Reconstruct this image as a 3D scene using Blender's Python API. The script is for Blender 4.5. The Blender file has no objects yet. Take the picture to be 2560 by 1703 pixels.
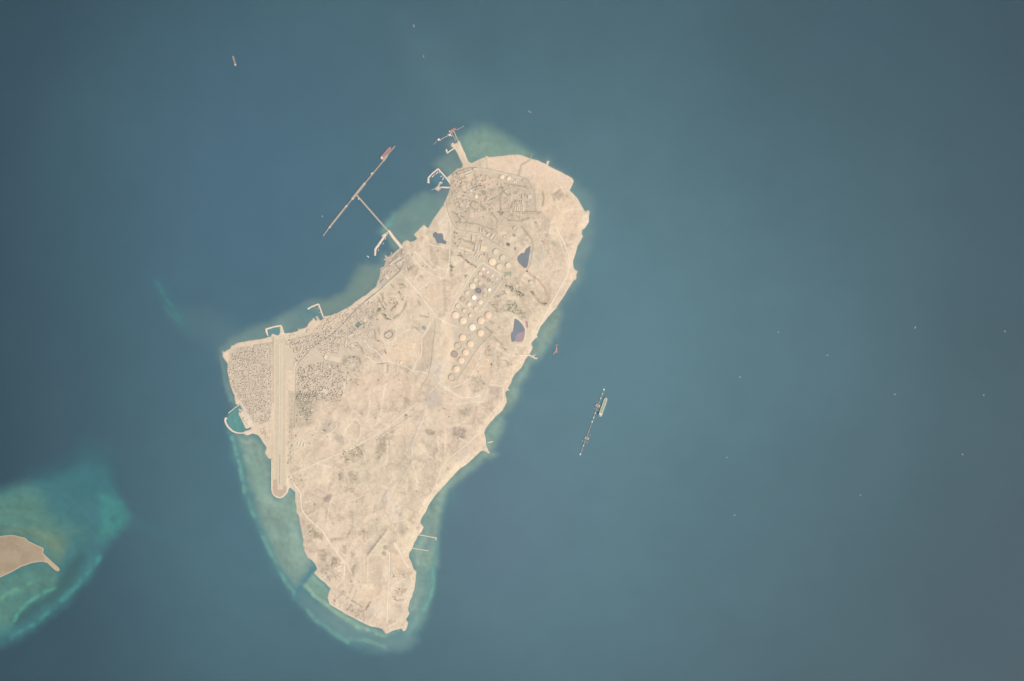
import bpy, bmesh, math, random
import numpy as np
from mathutils import Vector

# ------------------------------------------------------------------ camera, sky, sun, exposure
S = bpy.context.scene
COL = S.collection
MPP = 6.4                                   # metres of ground per survey unit
ALT = 40000.0
cam = bpy.data.cameras.new('camera')
cam_o = bpy.data.objects.new('camera', cam)
COL.objects.link(cam_o)
S.camera = cam_o
cam_o.location = (0, 0, ALT)
cam.sensor_width = 36
cam.lens = 36 * ALT / (2560 * MPP)
cam.clip_start = 50
cam.clip_end = 300000

SUN_EL, SUN_AZ = math.radians(52), math.radians(-32)
world = bpy.data.worlds.new('World')
S.world = world
world.use_nodes = True
wn = world.node_tree
sky_n = wn.nodes.new('ShaderNodeTexSky')
sky_n.sky_type = 'NISHITA'
sky_n.sun_disc = False
sky_n.sun_elevation = SUN_EL
sky_n.sun_rotation = math.radians(90) - SUN_AZ
wn.links.new(sky_n.outputs[0], wn.nodes['Background'].inputs[0])
wn.nodes['Background'].inputs[1].default_value = 0.08
sun = bpy.data.lights.new('sun', 'SUN')
sun.energy = 4.8
sun.angle = math.radians(0.5)
sun.color = (1, 0.94, 0.86)
sun_o = bpy.data.objects.new('sun', sun)
COL.objects.link(sun_o)
sun_dir = Vector((math.cos(SUN_EL) * math.cos(SUN_AZ), math.cos(SUN_EL) * math.sin(SUN_AZ), math.sin(SUN_EL)))
sun_o.rotation_euler = sun_dir.to_track_quat('Z', 'Y').to_euler()
sun_o.location = (0, 0, 20000)
S.view_settings.view_transform = 'Standard'
S.view_settings.look = 'None'
S.view_settings.gamma = 1
S.view_settings.use_curve_mapping = False
S.view_settings.exposure = 0.2
S.cycles.max_bounces = 3
S.cycles.diffuse_bounces = 2
S.cycles.volume_bounces = 0
S.cycles.use_denoising = True
S.cycles.filter_width = 1.5
HAZE_TAU = 0.065

# ------------------------------------------------------------------ colour helpers
AIR = np.array((0.041, 0.056, 0.070))       # what the air adds, and what a white surface gives back
GAIN = np.array((1.305, 1.28, 1.265))


def lin(c):
    c = np.asarray(c, float) / 255.0
    return np.where(c <= 0.04045, c / 12.92, ((c + 0.055) / 1.055) ** 2.4)


def alb(*c):
    """surface albedo of a thing whose colour was noted from the air as 8-bit RGB"""
    if len(c) == 1:
        c = c[0]
    return np.clip((lin(c) - AIR) / GAIN, 0.004, 0.86)


# ------------------------------------------------------------------ survey sheets -> one survey grid -> metres
SHEETS = {'A': (1040, 300, .21240), 'B': (780, 340, .16971), 'C': (900, 540, .16971), 'D': (1100, 560, .16971),
          'E': (1100, 760, .16971), 'F': (540, 740, .16971), 'G': (540, 980, .16971), 'H': (800, 740, .16971),
          'I': (860, 960, .16971), 'J': (720, 1180, .16971), 'K': (740, 1380, .16971), 'L': (0, 1150, .3125),
          'M': (1400, 940, .14035), 'N': (0, 0, 1.0), 'V': (0, 0, 1.08613), 'R': (1800, 780, .34435),
          'T': (1000, 30, .17217), 'Q': (300, 640, .15304)}


def P(s):
    """'F 95,805 120,825 ; C 60,1180' -> array of survey points"""
    out = []
    for run in s.split(';'):
        t = run.split()
        ox, oy, k = SHEETS[t[0]]
        for q in t[1:]:
            x, y = q.split(',')
            out.append((ox + float(x) * k, oy + float(y) * k))
    return np.array(out)


def W(p):
    p = np.atleast_2d(p)
    return np.stack([(p[:, 0] - 1280) * MPP, (851.5 - p[:, 1]) * MPP], 1)


# ------------------------------------------------------------------ numeric helpers
rng = np.random.default_rng(7)
random.seed(7)
_TAB = rng.random((256, 256))


def vnoise(x, y, seed=0):
    x = x + seed * 17.31
    y = y + seed * 9.77
    xi = np.floor(x).astype(int)
    yi = np.floor(y).astype(int)
    fx = x - xi
    fy = y - yi
    fx = fx * fx * (3 - 2 * fx)
    fy = fy * fy * (3 - 2 * fy)
    a = _TAB[xi & 255, yi & 255]
    b = _TAB[(xi + 1) & 255, yi & 255]
    c = _TAB[xi & 255, (yi + 1) & 255]
    d = _TAB[(xi + 1) & 255, (yi + 1) & 255]
    return (a * (1 - fx) + b * fx) * (1 - fy) + (c * (1 - fx) + d * fx) * fy


def fbm(x, y, scale, octaves=4, seed=0, gain=0.5):
    v = 0
    amp = 1
    tot = 0
    f = 1.0 / scale
    for o in range(octaves):
        v = v + amp * vnoise(x * f, y * f, seed + o * 3)
        tot += amp
        amp *= gain
        f *= 2.03
    return v / tot


def sstep(a, b, v):
    t = np.clip((v - a) / (b - a), 0, 1)
    return t * t * (3 - 2 * t)


def seg_dist2(px, py, pts, closed):
    d2 = np.full(px.shape, 1e18)
    n = len(pts)
    for i in range(n if closed else n - 1):
        ax, ay = pts[i]
        bx, by = pts[(i + 1) % n]
        dx, dy = bx - ax, by - ay
        L = dx * dx + dy * dy + 1e-12
        t = np.clip(((px - ax) * dx + (py - ay) * dy) / L, 0, 1)
        np.minimum(d2, (px - ax - t * dx) ** 2 + (py - ay - t * dy) ** 2, out=d2)
    return d2


def inside(px, py, pts):
    r = np.zeros(px.shape, bool)
    n = len(pts)
    for i in range(n):
        ax, ay = pts[i]
        bx, by = pts[(i + 1) % n]
        if ay == by:
            continue
        c = ((ay > py) != (by > py)) & (px < (bx - ax) * (py - ay) / (by - ay) + ax)
        r ^= c
    return r


def sdf(px, py, pts):
    d = np.sqrt(seg_dist2(px, py, pts, True))
    return np.where(inside(px, py, pts), d, -d)


def area_mask(px, py, pts, soft, wob=0.0, seed=0):
    """1 inside the outline, 0 outside, feathered over soft units; evaluated only near the outline"""
    m = np.zeros(px.shape)
    lo = pts.min(0) - soft - wob - 2
    hi = pts.max(0) + soft + wob + 2
    k = (px > lo[0]) & (px < hi[0]) & (py > lo[1]) & (py < hi[1])
    if not k.any():
        return m
    x, y = px[k], py[k]
    s = sdf(x, y, pts)
    if wob:
        s = s + (fbm(x, y, wob * 2.2, 3, seed) - 0.5) * 2 * wob
    m[k] = sstep(-soft, soft, s)
    return m


def line_mask(px, py, pts, w, soft):
    m = np.zeros(px.shape)
    lo = pts.min(0) - w - soft - 2
    hi = pts.max(0) + w + soft + 2
    k = (px > lo[0]) & (px < hi[0]) & (py > lo[1]) & (py < hi[1])
    if not k.any():
        return m
    d = np.sqrt(seg_dist2(px[k], py[k], pts, False))
    m[k] = 1 - sstep(w, w + soft, d)
    return m


def rough_outline(pts, amp, step, seed, closed=True):
    """resample an outline and give it small natural irregularities"""
    out = []
    n = len(pts)
    for i in range(n if closed else n - 1):
        a, b = pts[i], pts[(i + 1) % n]
        L = np.hypot(*(b - a))
        k = max(1, int(L / step))
        for j in range(k):
            out.append(a + (b - a) * j / k)
    out = np.array(out)
    nx = fbm(out[:, 0], out[:, 1], 9, 3, seed) - .5
    ny = fbm(out[:, 0] + 500, out[:, 1], 9, 3, seed + 5) - .5
    return out + np.stack([nx, ny], 1) * 2 * amp


# ------------------------------------------------------------------ object helpers
def tag(o, label=None, cat=None, group=None, kind=None):
    if label:
        o['label'] = label
    if cat:
        o['category'] = cat
    if group:
        o['group'] = group
    if kind:
        o['kind'] = kind
    return o


def mesh_obj(name, verts, faces, material, parent=None, smooth=False):
    me = bpy.data.meshes.new(name)
    me.from_pydata([tuple(v) for v in verts], [], faces)
    me.materials.append(material)
    if smooth:
        me.polygons.foreach_set('use_smooth', [True] * len(me.polygons))
    o = bpy.data.objects.new(name, me)
    COL.objects.link(o)
    if parent:
        o.parent = parent
    return o


def root(name, x, y, z, rz=0, **k):
    o = bpy.data.objects.new(name, None)
    COL.objects.link(o)
    o.location = (x, y, z)
    o.rotation_euler = (0, 0, rz)
    o.empty_display_size = 10
    tag(o, **k)
    return o


class MB:
    """collects simple solids into one mesh"""
    def __init__(self):
        self.v = []
        self.f = []

    def prism(self, pts, z0, z1, taper=1.0):
        b = len(self.v)
        n = len(pts)
        pts = np.asarray(pts, float)
        c = pts.mean(0)
        s = 0
        for i in range(n):
            s += pts[i][0] * pts[(i + 1) % n][1] - pts[(i + 1) % n][0] * pts[i][1]
        if s < 0:
            pts = pts[::-1]
        self.v += [(x, y, z0) for x, y in pts]
        top = c + (pts - c) * taper
        self.v += [(x, y, z1) for x, y in top]
        self.f.append(tuple(range(b + n, b + 2 * n)))
        self.f.append(tuple(range(b + n - 1, b - 1, -1)))
        for i in range(n):
            j = (i + 1) % n
            self.f.append((b + i, b + j, b + n + j, b + n + i))
        return self

    def box(self, cx, cy, sx, sy, z0, z1, rz=0, taper=1.0):
        c, s = math.cos(rz), math.sin(rz)
        q = [(-sx / 2, -sy / 2), (sx / 2, -sy / 2), (sx / 2, sy / 2), (-sx / 2, sy / 2)]
        return self.prism([(cx + x * c - y * s, cy + x * s + y * c) for x, y in q], z0, z1, taper)

    def cyl(self, cx, cy, r, z0, z1, n=16, r2=None):
        t = 1.0 if r2 is None else r2 / r
        return self.prism([(cx + r * math.cos(a), cy + r * math.sin(a)) for a in np.linspace(0, 2 * math.pi, n, endpoint=False)], z0, z1, t)

    def ring(self, cx, cy, r0, r1, z0, z1, n=32):
        b = len(self.v)
        for a in np.linspace(0, 2 * math.pi, n, endpoint=False):
            c, s = math.cos(a), math.sin(a)
            self.v += [(cx + r0 * c, cy + r0 * s, z0), (cx + r0 * c, cy + r0 * s, z1), (cx + r1 * c, cy + r1 * s, z1), (cx + r1 * c, cy + r1 * s, z0)]
        for i in range(n):
            p = b + 4 * i
            q = b + 4 * ((i + 1) % n)
            for k in range(4):
                self.f.append((p + k, p + (k + 1) % 4, q + (k + 1) % 4, q + k))
        return self

    def cone(self, cx, cy, r, z0, z1, n=32):
        b = len(self.v)
        self.v += [(cx + r * math.cos(a), cy + r * math.sin(a), z0) for a in np.linspace(0, 2 * math.pi, n, endpoint=False)]
        self.v.append((cx, cy, z1))
        for i in range(n):
            self.f.append((b + i, b + (i + 1) % n, b + n))
        self.f.append(tuple(range(b + n - 1, b - 1, -1)))
        return self

    def bar(self, a, b, w, z0, z1, w2=None):
        a = np.asarray(a, float)
        b = np.asarray(b, float)
        d = (b - a) / (np.hypot(*(b - a)) + 1e-9)
        n = np.array((-d[1], d[0]))
        w2 = w if w2 is None else w2
        return self.prism([a + n * w / 2, a - n * w / 2, b - n * w2 / 2, b + n * w2 / 2], z0, z1)

    def build(self, name, material, parent=None, smooth=False):
        return mesh_obj(name, self.v, self.f, material, parent, smooth)


# ------------------------------------------------------------------ materials
def new_mat(name, rough=0.9, spec=0.2):
    m = bpy.data.materials.new(name)
    m.use_nodes = True
    b = m.node_tree.nodes['Principled BSDF']
    b.inputs['Roughness'].default_value = rough
    b.inputs['Specular IOR Level'].default_value = spec
    return m, m.node_tree, b


def mat(name, rgb, var=0.12, scale=25.0, rough=0.85, spec=0.2, metal=0.0):
    """plain weathered surface: colour mottled by two noises"""
    m, nt, b = new_mat(name, rough, spec)
    c = alb(rgb)
    g = nt.nodes.new('ShaderNodeNewGeometry')
    n1 = nt.nodes.new('ShaderNodeTexNoise')
    n1.inputs['Scale'].default_value = 1.0 / scale
    n1.inputs['Detail'].default_value = 4
    nt.links.new(g.outputs['Position'], n1.inputs['Vector'])
    mr = nt.nodes.new('ShaderNodeMapRange')
    mr.inputs[1].default_value = 0.3
    mr.inputs[2].default_value = 0.7
    mr.inputs[3].default_value = 1 - var
    mr.inputs[4].default_value = 1 + var
    nt.links.new(n1.outputs['Fac'], mr.inputs[0])
    mx = nt.nodes.new('ShaderNodeVectorMath')
    mx.operation = 'SCALE'
    mx.inputs[0].default_value = tuple(c)
    nt.links.new(mr.outputs[0], mx.inputs['Scale'])
    nt.links.new(mx.outputs[0], b.inputs['Base Color'])
    b.inputs['Metallic'].default_value = metal
    return m


_mc = {}


def M(rgb, **k):
    key = (tuple(rgb), tuple(sorted(k.items())))
    if key not in _mc:
        _mc[key] = mat('surface_%d_%d_%d' % tuple(rgb), rgb, **k)
    return _mc[key]


# ------------------------------------------------------------------ coastlines
COAST = P('F 95,805 120,825 160,800 205,775 235,720 260,725 290,697 400,675 520,655 640,638 740,620 780,600 805,605 815,570 840,555 880,575 '
          '900,588 930,565 945,535 940,465 950,435 975,432 990,490 1005,550 1060,545 1120,540 1200,515 1215,480 1228,492 1310,470 1345,440 '
          '1370,390 1410,350 1435,320 1470,365 1485,360 1470,305 1490,295 1530,360 1560,355 1580,320 1578,302 1640,295 1720,275 1800,245 '
          '1900,190 2000,135 2040,95 2100,50 2140,20 2190,0 ; C 130,1125 240,1035 250,990 290,880 305,765 355,750 380,650 345,650 350,630 '
          '385,630 365,590 375,582 400,605 455,575 445,545 465,535 480,560 560,490 590,460 625,415 620,400 640,375 700,355 740,385 790,370 845,335 790,272 '
          '943,125 1000,185 1060,75 1110,0 ; A 320,1000 375,880 400,810 398,770 390,735 365,700 360,680 430,625 475,580 490,565 505,575 '
          '540,560 550,530 525,470 485,390 450,330 415,315 410,285 430,262 450,280 485,270 495,235 515,250 560,360 620,495 655,505 740,465 '
          '810,440 812,428 830,420 850,435 1000,425 1120,408 1200,408 1280,425 1340,450 1440,480 1530,520 1535,490 1550,475 1570,490 '
          '1565,510 1550,535 1700,610 1840,685 1860,720 1830,790 1810,830 1900,920 1950,1010 1995,1080 2010,1065 2035,1065 2045,1090 '
          '2035,1130 2035,1200 1990,1270 1955,1300 1950,1340 1965,1370 1945,1410 1900,1490 ; D 2000,440 1965,530 1960,600 1975,650 '
          '2000,680 2030,690 2020,730 2010,750 2015,790 1995,830 1975,825 1940,880 1880,970 1840,1040 1780,1130 1720,1230 1640,1320 '
          '1560,1410 ; E 1480,340 1430,460 1440,495 1410,510 1360,555 1345,590 1365,635 1350,685 1320,740 1260,815 1235,870 1200,940 '
          '1120,1020 1070,1090 1040,1170 1000,1240 1030,1275 985,1275 960,1310 975,1380 985,1450 950,1510 920,1567 ; I 2250,470 2150,570 '
          '2090,660 2065,720 2085,800 2095,880 2110,940 2150,1025 2130,1025 2080,995 2030,985 1960,1040 1860,1140 1790,1200 1710,1250 '
          '1620,1340 1520,1450 1410,1567 ; J 2150,370 2080,480 2040,570 1980,660 1950,750 2000,810 1975,880 1930,925 1900,980 1860,1050 '
          '1830,1130 1785,1200 1785,1260 1820,1330 1850,1430 1890,1465 1885,1560 ; K 1765,420 1745,550 1710,660 1680,720 1665,780 1650,850 '
          '1672,910 1620,995 1655,1050 1625,1140 1585,1175 1550,1130 1440,1160 1320,1210 1285,1160 1270,1140 1210,1115 1110,1100 1010,1060 '
          '900,1000 800,950 710,905 640,855 560,810 490,770 465,670 485,590 510,545 440,470 340,390 260,310 310,250 280,180 240,125 170,80 '
          '130,0 ; J 240,1160 240,1110 215,1080 225,1000 200,890 170,740 165,660 125,590 125,500 105,430 100,290 70,270 40,235 ; '
          'G 1095,1405 1075,1430 1050,1490 1000,1545 940,1572 880,1555 830,1510 808,1440 808,990 770,975 735,930 725,890 745,820 700,750 '
          '660,690 620,640 540,610 470,640 430,635 400,605 420,580 500,550 530,516 445,545 430,530 330,310 350,290 330,250 340,245 385,268 355,190 350,165 '
          '330,185 290,180 275,100 270,50 245,0 ; F 250,1430 215,1330 190,1230 170,1120 172,1000 140,950 95,890')
ISLET = P('L -300,640 -100,620 0,610 90,598 200,622 230,650 350,705 345,745 400,800 470,860 480,880 465,892 440,885 380,825 340,815 250,825 '
          '160,860 80,905 0,940 -150,990 -330,960 -420,800')
COAST_R = rough_outline(COAST, 0.9, 4.0, 3)
ISLET_R = rough_outline(ISLET, 0.8, 5.0, 8)

# ------------------------------------------------------------------ the sea, tinted by depth, suspended sand and painted lens vignetting


def axis(fine, step, coarse, lo, hi):
    a = []
    x = lo
    while x < hi:
        a.append(x)
        x += step if any(f[0] <= x < f[1] for f in fine) else coarse
    a.append(hi)
    return np.array(a)


gx = axis([(-20, 1500)], 3.5, 18, -260, 2820)
gy = axis([(330, 1680)], 3.5, 18, -260, 1960)
far = np.array([700, 1800, 3600, 8300])
gx = np.concatenate([gx[0] - far[::-1], gx, gx[-1] + far])
gy = np.concatenate([gy[0] - far[::-1], gy, gy[-1] + far])
SX, SY = [a.ravel() for a in np.meshgrid(gx, gy)]


def mixc(c, rgb, a):
    return c * (1 - a[:, None]) + alb(rgb)[None, :] * a[:, None]


def sea_colour(x, y):
    n_big = fbm(x, y, 520, 3, 11)
    n_mid = fbm(x, y, 90, 4, 21)
    sd = np.full(x.shape, -400.0)
    k = (x > 200) & (x < 1900) & (y > 60) & (y < 1960)
    sd[k] = sdf(x[k], y[k], COAST)
    # sediment tints the water near the island; outward darkening paints in lens vignetting
    turb_vignette = np.exp(-(((x - 1380) / 960) ** 2 + ((y - 900) / 1050) ** 2))
    turb_vignette = np.clip(turb_vignette + (n_big - .5) * .22, 0, 1)
    c = alb(54, 83, 96)[None, :] * (1 - turb_vignette[:, None]) + alb(97, 131, 141)[None, :] * turb_vignette[:, None]
    blue = np.exp(-(((x - 640) / 420) ** 2 + ((y - 520) / 560) ** 2)) * .68
    c = mixc(c, (83, 116, 135), blue)
    sw = np.exp(-(((x - 620) / 330) ** 2 + ((y - 1330) / 420) ** 2)) * .7
    c = mixc(c, (86, 121, 133), sw)
    east = np.exp(-(((x - 1250) / 190) ** 2 + ((y - 1270) / 230) ** 2)) * .5
    c = mixc(c, (100, 122, 138), east)
    # faint turbid haze drifting off the north shelf
    c = mixc(c, (110, 140, 145), area_mask(x, y, P('N 1000,60 1110,120 1230,330 1300,380 1120,330 1020,180'), 80) * .16)
    c = mixc(c, (108, 138, 142), area_mask(x, y, P('N 560,870 480,840 420,780 520,770 620,830'), 30) * .25)
    # narrow fringing shelf on the whole coast
    fr = np.exp(-np.clip(-sd, 0, 400) / 9.0) * sstep(.25, .6, fbm(x, y, 60, 3, 5) + .12)
    c = mixc(c, (140, 160, 152), fr * .55)

    patch = fbm(x, y, 45, 4, 43)

    def reef(poly, soft, rgb, a, wob=0, seed=1):
        nonlocal c
        soft = soft * 1.7 if soft >= 6 else soft
        m = area_mask(x, y, P(poly), soft, wob, seed) * a
        c = mixc(c, rgb, np.clip(m * (.72 + .5 * patch), 0, 1))

    # broad western and southern shelf
    west = 'G 170,520 230,700 270,950 330,1100 370,1300 420,1567 ; N 652,1336 695,1434 749,1505 804,1568 880,1612 967,1634 1021,1618 1053,1570 1070,1505 1086,1412 1093,1303 1134,1227 1100,1210 900,1300 740,1100 620,1080'
    reef(west, 12, (98, 140, 144), .85, 10)
    reef('G 300,640 560,630 730,850 810,1000 810,1440 900,1560 1080,1450 ; N 750,1260 752,1320 775,1400 775,1415 740,1460 700,1410 665,1330 628,1215 604,1120', 9, (142, 165, 152), .85, 6, 3)
    reef('K 90,480 200,370 260,330 500,560 460,700 500,800 900,1010 1300,1210 1250,1200 900,1160 620,960 350,700', 6, (138, 168, 152), .85, 4, 4)
    reef('K 80,640 350,760 700,1010 1000,1190 1600,1200 1640,1150 1800,1300 1500,1420 1150,1360 600,1180 200,900', 14, (118, 146, 147), .7, 14, 6)
    reef('K 1780,300 1900,200 2010,100 2020,500 1960,800 1820,1100 1640,1180 1680,930 1660,850 1770,560', 9, (126, 158, 152), .8, 5, 7)
    reef('K 1775,290 1850,300 1840,560 1760,820 1680,900 1665,800 1740,600', 6, (150, 168, 154), .6, 3, 8)
    reef('J 1980,660 2120,400 2280,200 2350,150 2300,420 2230,700 2200,960 2190,1400 1900,1440 1800,1250 1860,1050 1990,850', 8, (146, 168, 154), .8, 5, 9)
    reef('J 2190,980 2230,1000 2190,1300 2150,1567 2100,1567 2140,1300', 6, (104, 152, 150), .8, 3, 10)
    reef('J 2020,1060 2120,1060 2100,1130 2000,1150', 6, (112, 142, 150), .7)
    # east coast fringe
    reef('I 2350,380 2350,640 2280,780 2150,1000 2250,1040 2090,1090 1900,1260 1500,1567 1380,1567 1700,1260 2060,980 2060,720 2200,500', 8, (142, 168, 154), .8, 4, 12)
    reef('E 1740,60 1800,150 1730,400 1600,600 1480,780 1300,900 1290,1050 1180,1180 1140,1400 1010,1567 900,1567 980,1300 1200,930 1350,680 1420,480 1560,260', 9, (146, 168, 154), .8, 5, 13)
    reef('D 2040,80 2250,100 2200,400 2080,560 2050,800 1960,940 1900,900 1960,600', 12, (134, 157, 152), .55, 5, 14)
    reef('A 1840,760 2000,830 2095,900 2080,1040 2030,1080 1960,1010 1810,830', 10, (118, 148, 148), .6, 4, 15)
    # north shelf
    reef('A 480,240 560,170 660,110 800,60 950,120 1120,220 1260,310 1370,400 1280,440 820,440 620,500', 9, (130, 158, 147), .78, 4, 16)
    reef('A 560,330 760,200 1000,330 1250,410 820,430 640,470', 14, (142, 166, 150), .5, 3, 17)
    # west-north shelf pieces between the piers
    reef('A 200,520 330,420 420,390 540,520 420,640 350,660 260,560', 8, (130, 152, 144), .62, 4, 18)
    reef('B 980,1420 1080,1270 1200,1130 1400,1010 1560,860 1700,820 1860,860 2010,880 1900,1100 1700,1350 1300,1567 1100,1480', 8, (126, 153, 146), .7, 5, 19)
    reef('B 1860,780 2020,760 2010,850 1960,950 1850,880', 4, (116, 136, 142), .8)
    reef('B 1010,1420 1100,1260 1250,1130 1180,1300 1090,1400', 4, (112, 158, 152), .7)
    reef('C 420,320 520,380 590,470 520,520 440,440', 6, (142, 164, 150), .6, 3, 20)
    reef('C 620,330 800,240 860,330 740,380 640,400', 6, (138, 160, 150), .6, 3, 21)
    reef('C 340,770 220,730 100,690 0,710 ; F 1900,-60 1600,60 1300,90 1220,150 1330,330 1420,350 1580,310 1900,200 ; C 130,1120 250,960', 8, (130, 151, 140), .72, 5, 22)
    reef('F 1290,130 1360,100 1420,210 1560,280 1500,300 1420,330 1330,320 1230,230', 6, (98, 136, 146), .9, 3)
    reef('F 110,780 200,650 400,530 600,430 800,390 1000,270 1200,170 1270,260 1350,360 1300,470 1000,560 700,640 300,700', 8, (124, 150, 145), .72, 4, 23)
    reef('F 770,510 940,460 945,540 890,590 780,600', 3, (104, 146, 148), .9)
    reef('F 60,900 120,1000 160,1250 270,1560 200,1567 120,1300', 5, (122, 152, 148), .7, 3, 24)
    # enclosed harbour basins
    reef('G 190,320 350,180 390,270 330,320 430,540 400,600 300,600 180,500 150,400', 4, (104, 154, 150), .95)
    reef('A 160,700 260,600 380,740 395,800 260,760', 4, (96, 132, 146), .9)
    # islet shelf
    reef('L -500,280 0,240 150,200 350,150 560,90 700,40 840,60 900,200 1050,440 1000,520 900,620 800,800 700,950 560,1120 400,1240 250,1370 0,1490 -500,1600', 11, (77, 123, 129), .92, 10, 31)
    c = mixc(c, (72, 116, 126), area_mask(x, y, P('L 250,120 560,20 700,-120 860,-60 900,200 700,260'), 45, 12, 37) * .55)
    reef('L -500,300 0,300 200,220 320,280 400,450 520,540 620,560 560,640 480,800 380,820 340,700 100,580 -500,600', 22, (97, 136, 126), .85, 12, 32)
    reef('L 0,560 230,600 360,680 480,800 520,640 460,600 300,560', 12, (114, 138, 122), .8, 6, 33)
    reef('L -400,980 0,950 200,850 350,830 460,900 520,960 430,1050 250,1110 120,1240 80,1330 -400,1450', 14, (98, 140, 130), .85, 9, 34)
    reef('L 640,720 690,780 640,900 560,1000 480,1090 330,1180 200,1290 100,1330 130,1240 330,1110 450,1000 540,840', 8, (74, 106, 110), .9, 7, 35)
    reef('L 800,280 920,300 1040,440 1000,520 880,620 760,640 800,560', 10, (79, 139, 136), .75, 8, 36)
    reef('Q 580,380 660,400 840,700 1000,940 1150,1200 1110,1270 960,1140 780,930 640,640', 12, (76, 130, 132), .36)
    reef('L 1020,440 1300,560 1560,660 1500,680 1200,580 1000,520', 12, (78, 120, 130), .4)

    def rim(poly, w, soft, rgb, a, seed=2):
        nonlocal c
        m = line_mask(x, y, P(poly), w, soft)
        m = m * (.25 + 1.1 * sstep(.36, .62, fbm(x, y, 16, 4, seed)))
        c = mixc(c, rgb, np.clip(m * a, 0, 1))

    rim('G 200,600 260,740 300,900 350,1080 390,1300 430,1520 ; N 640,1300 675,1380 705,1440 745,1500 800,1560 870,1605', 1.2, 8, (116, 164, 154), .6)
    rim('G 430,950 540,1150 590,1300 660,1500', 1, 8, (136, 170, 154), .6)
    rim('K 110,480 150,500 260,640 380,720 500,830 640,920 800,1020 950,1140 1060,1150', 1.2, 6, (146, 176, 158), .75)
    rim('K 1500,1160 1300,1240 1180,1210', 1, 6, (146, 178, 158), .6)
    rim('K 800,1270 1000,1290 1300,1400', 1, 8, (128, 162, 152), .6)
    rim('K 2010,80 2030,400 1990,640 1900,850', 1.5, 6, (112, 164, 154), .7)
    rim('L 100,1320 140,1230 220,1140 330,1070 440,1020', 1.5, 6, (96, 158, 142), .7)
    rim('L 800,780 700,900 640,980 540,1080 420,1190 300,1300 100,1420', 1.5, 9, (82, 146, 140), .6)
    rim('L 560,680 650,640 760,590 880,570', 1, 14, (88, 146, 140), .25)
    rim('L 0,1120 120,1040 300,960', 2, 9, (108, 160, 138), .5)
    rim('Q 600,430 740,680 900,880 1010,1130', .7, 6, (84, 140, 138), .3)
    rim('Q 700,780 830,960 960,1100', .7, 6, (84, 140, 138), .3)
    # dredged channel cut through the reef, and tracks left on it
    m = line_mask(x, y, P('K -40,700 100,470 250,260'), 2.6, 3)
    c = mixc(c, (88, 134, 144), m * .75)
    for q in ('G 450,1450 620,1370 800,1340', 'G 440,1420 600,1350 720,1290', 'J -260,1210 20,870 150,720', 'J -200,1160 40,830'):
        c = mixc(c, (124, 152, 146), line_mask(x, y, P(q), .6, 2.5) * .5)
    # patchiness of the bottom, only where the bottom shows
    isd_ = np.full(x.shape, 0.0)
    ki = (x < 420) & (y > 1080)
    isd_[ki] = sdf(x[ki], y[ki], ISLET)
    dist = np.where(ki, isd_, sd)
    warp = fbm(x, y, 70, 3, 61)
    band = fbm(dist * 1.0 + 22 * warp, (x - y) * .12 + 14 * warp, 9, 4, 63)
    coral = fbm(x, y, 7, 3, 67)
    shallow = np.clip((c[:, 1] - np.where(ki, alb(66, 104, 118)[1], alb(108, 138, 146)[1])) / .08, 0, 1)
    amt = np.where(ki, .34, .42)
    grain = ((fbm(x, y, 18, 4, 40) - .5) * .4 + (coral - .5) * .3 + (band - .5) * amt) * shallow + (n_mid - .5) * .08
    return np.clip(c * (1 + grain[:, None]), .002, .8)


sea_c = sea_colour(SX, SY)


def grid_faces(nx, ny, keep=None):
    i = np.arange(nx - 1)[None, :] + nx * np.arange(ny - 1)[:, None]
    q = np.stack([i, i + nx, i + nx + 1, i + 1], -1).reshape(-1, 4)
    return q if keep is None else q[keep(q)]


def raw_mesh(name, co, quads, col=None, smooth=True):
    used = np.unique(quads)
    remap = np.full(len(co), -1)
    remap[used] = np.arange(len(used))
    q = remap[quads].astype(np.int32)
    me = bpy.data.meshes.new(name)
    me.vertices.add(len(used))
    me.vertices.foreach_set('co', co[used].astype(np.float32).ravel())
    me.loops.add(q.size)
    me.loops.foreach_set('vertex_index', q.ravel())
    me.polygons.add(len(q))
    me.polygons.foreach_set('loop_start', (np.arange(len(q)) * 4).astype(np.int32))
    me.polygons.foreach_set('loop_total', np.full(len(q), 4, np.int32))
    me.polygons.foreach_set('use_smooth', np.full(len(q), smooth))
    me.update(calc_edges=True)
    if col is not None:
        a = me.attributes.new('tint', 'FLOAT_COLOR', 'POINT')
        rgba = np.ones((len(used), 4), np.float32)
        rgba[:, :3] = col[used]
        a.data.foreach_set('color', rgba.ravel())
    me.validate()
    o = bpy.data.objects.new(name, me)
    COL.objects.link(o)
    return o


def noise_mul(nt, src, terms):
    """multiply a colour by 1 + sum of noise terms (scale, amount, detail)"""
    g = nt.nodes.new('ShaderNodeNewGeometry')
    for sc, am, det in terms:
        n = nt.nodes.new('ShaderNodeTexNoise')
        n.inputs['Scale'].default_value = 1.0 / sc
        n.inputs['Detail'].default_value = det
        nt.links.new(g.outputs['Position'], n.inputs['Vector'])
        mr = nt.nodes.new('ShaderNodeMapRange')
        mr.inputs[1].default_value = .25
        mr.inputs[2].default_value = .75
        mr.inputs[3].default_value = 1 - am
        mr.inputs[4].default_value = 1 + am
        nt.links.new(n.outputs['Fac'], mr.inputs[0])
        v = nt.nodes.new('ShaderNodeVectorMath')
        v.operation = 'SCALE'
        nt.links.new(src, v.inputs[0])
        nt.links.new(mr.outputs[0], v.inputs['Scale'])
        src = v.outputs[0]
    return src


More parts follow.
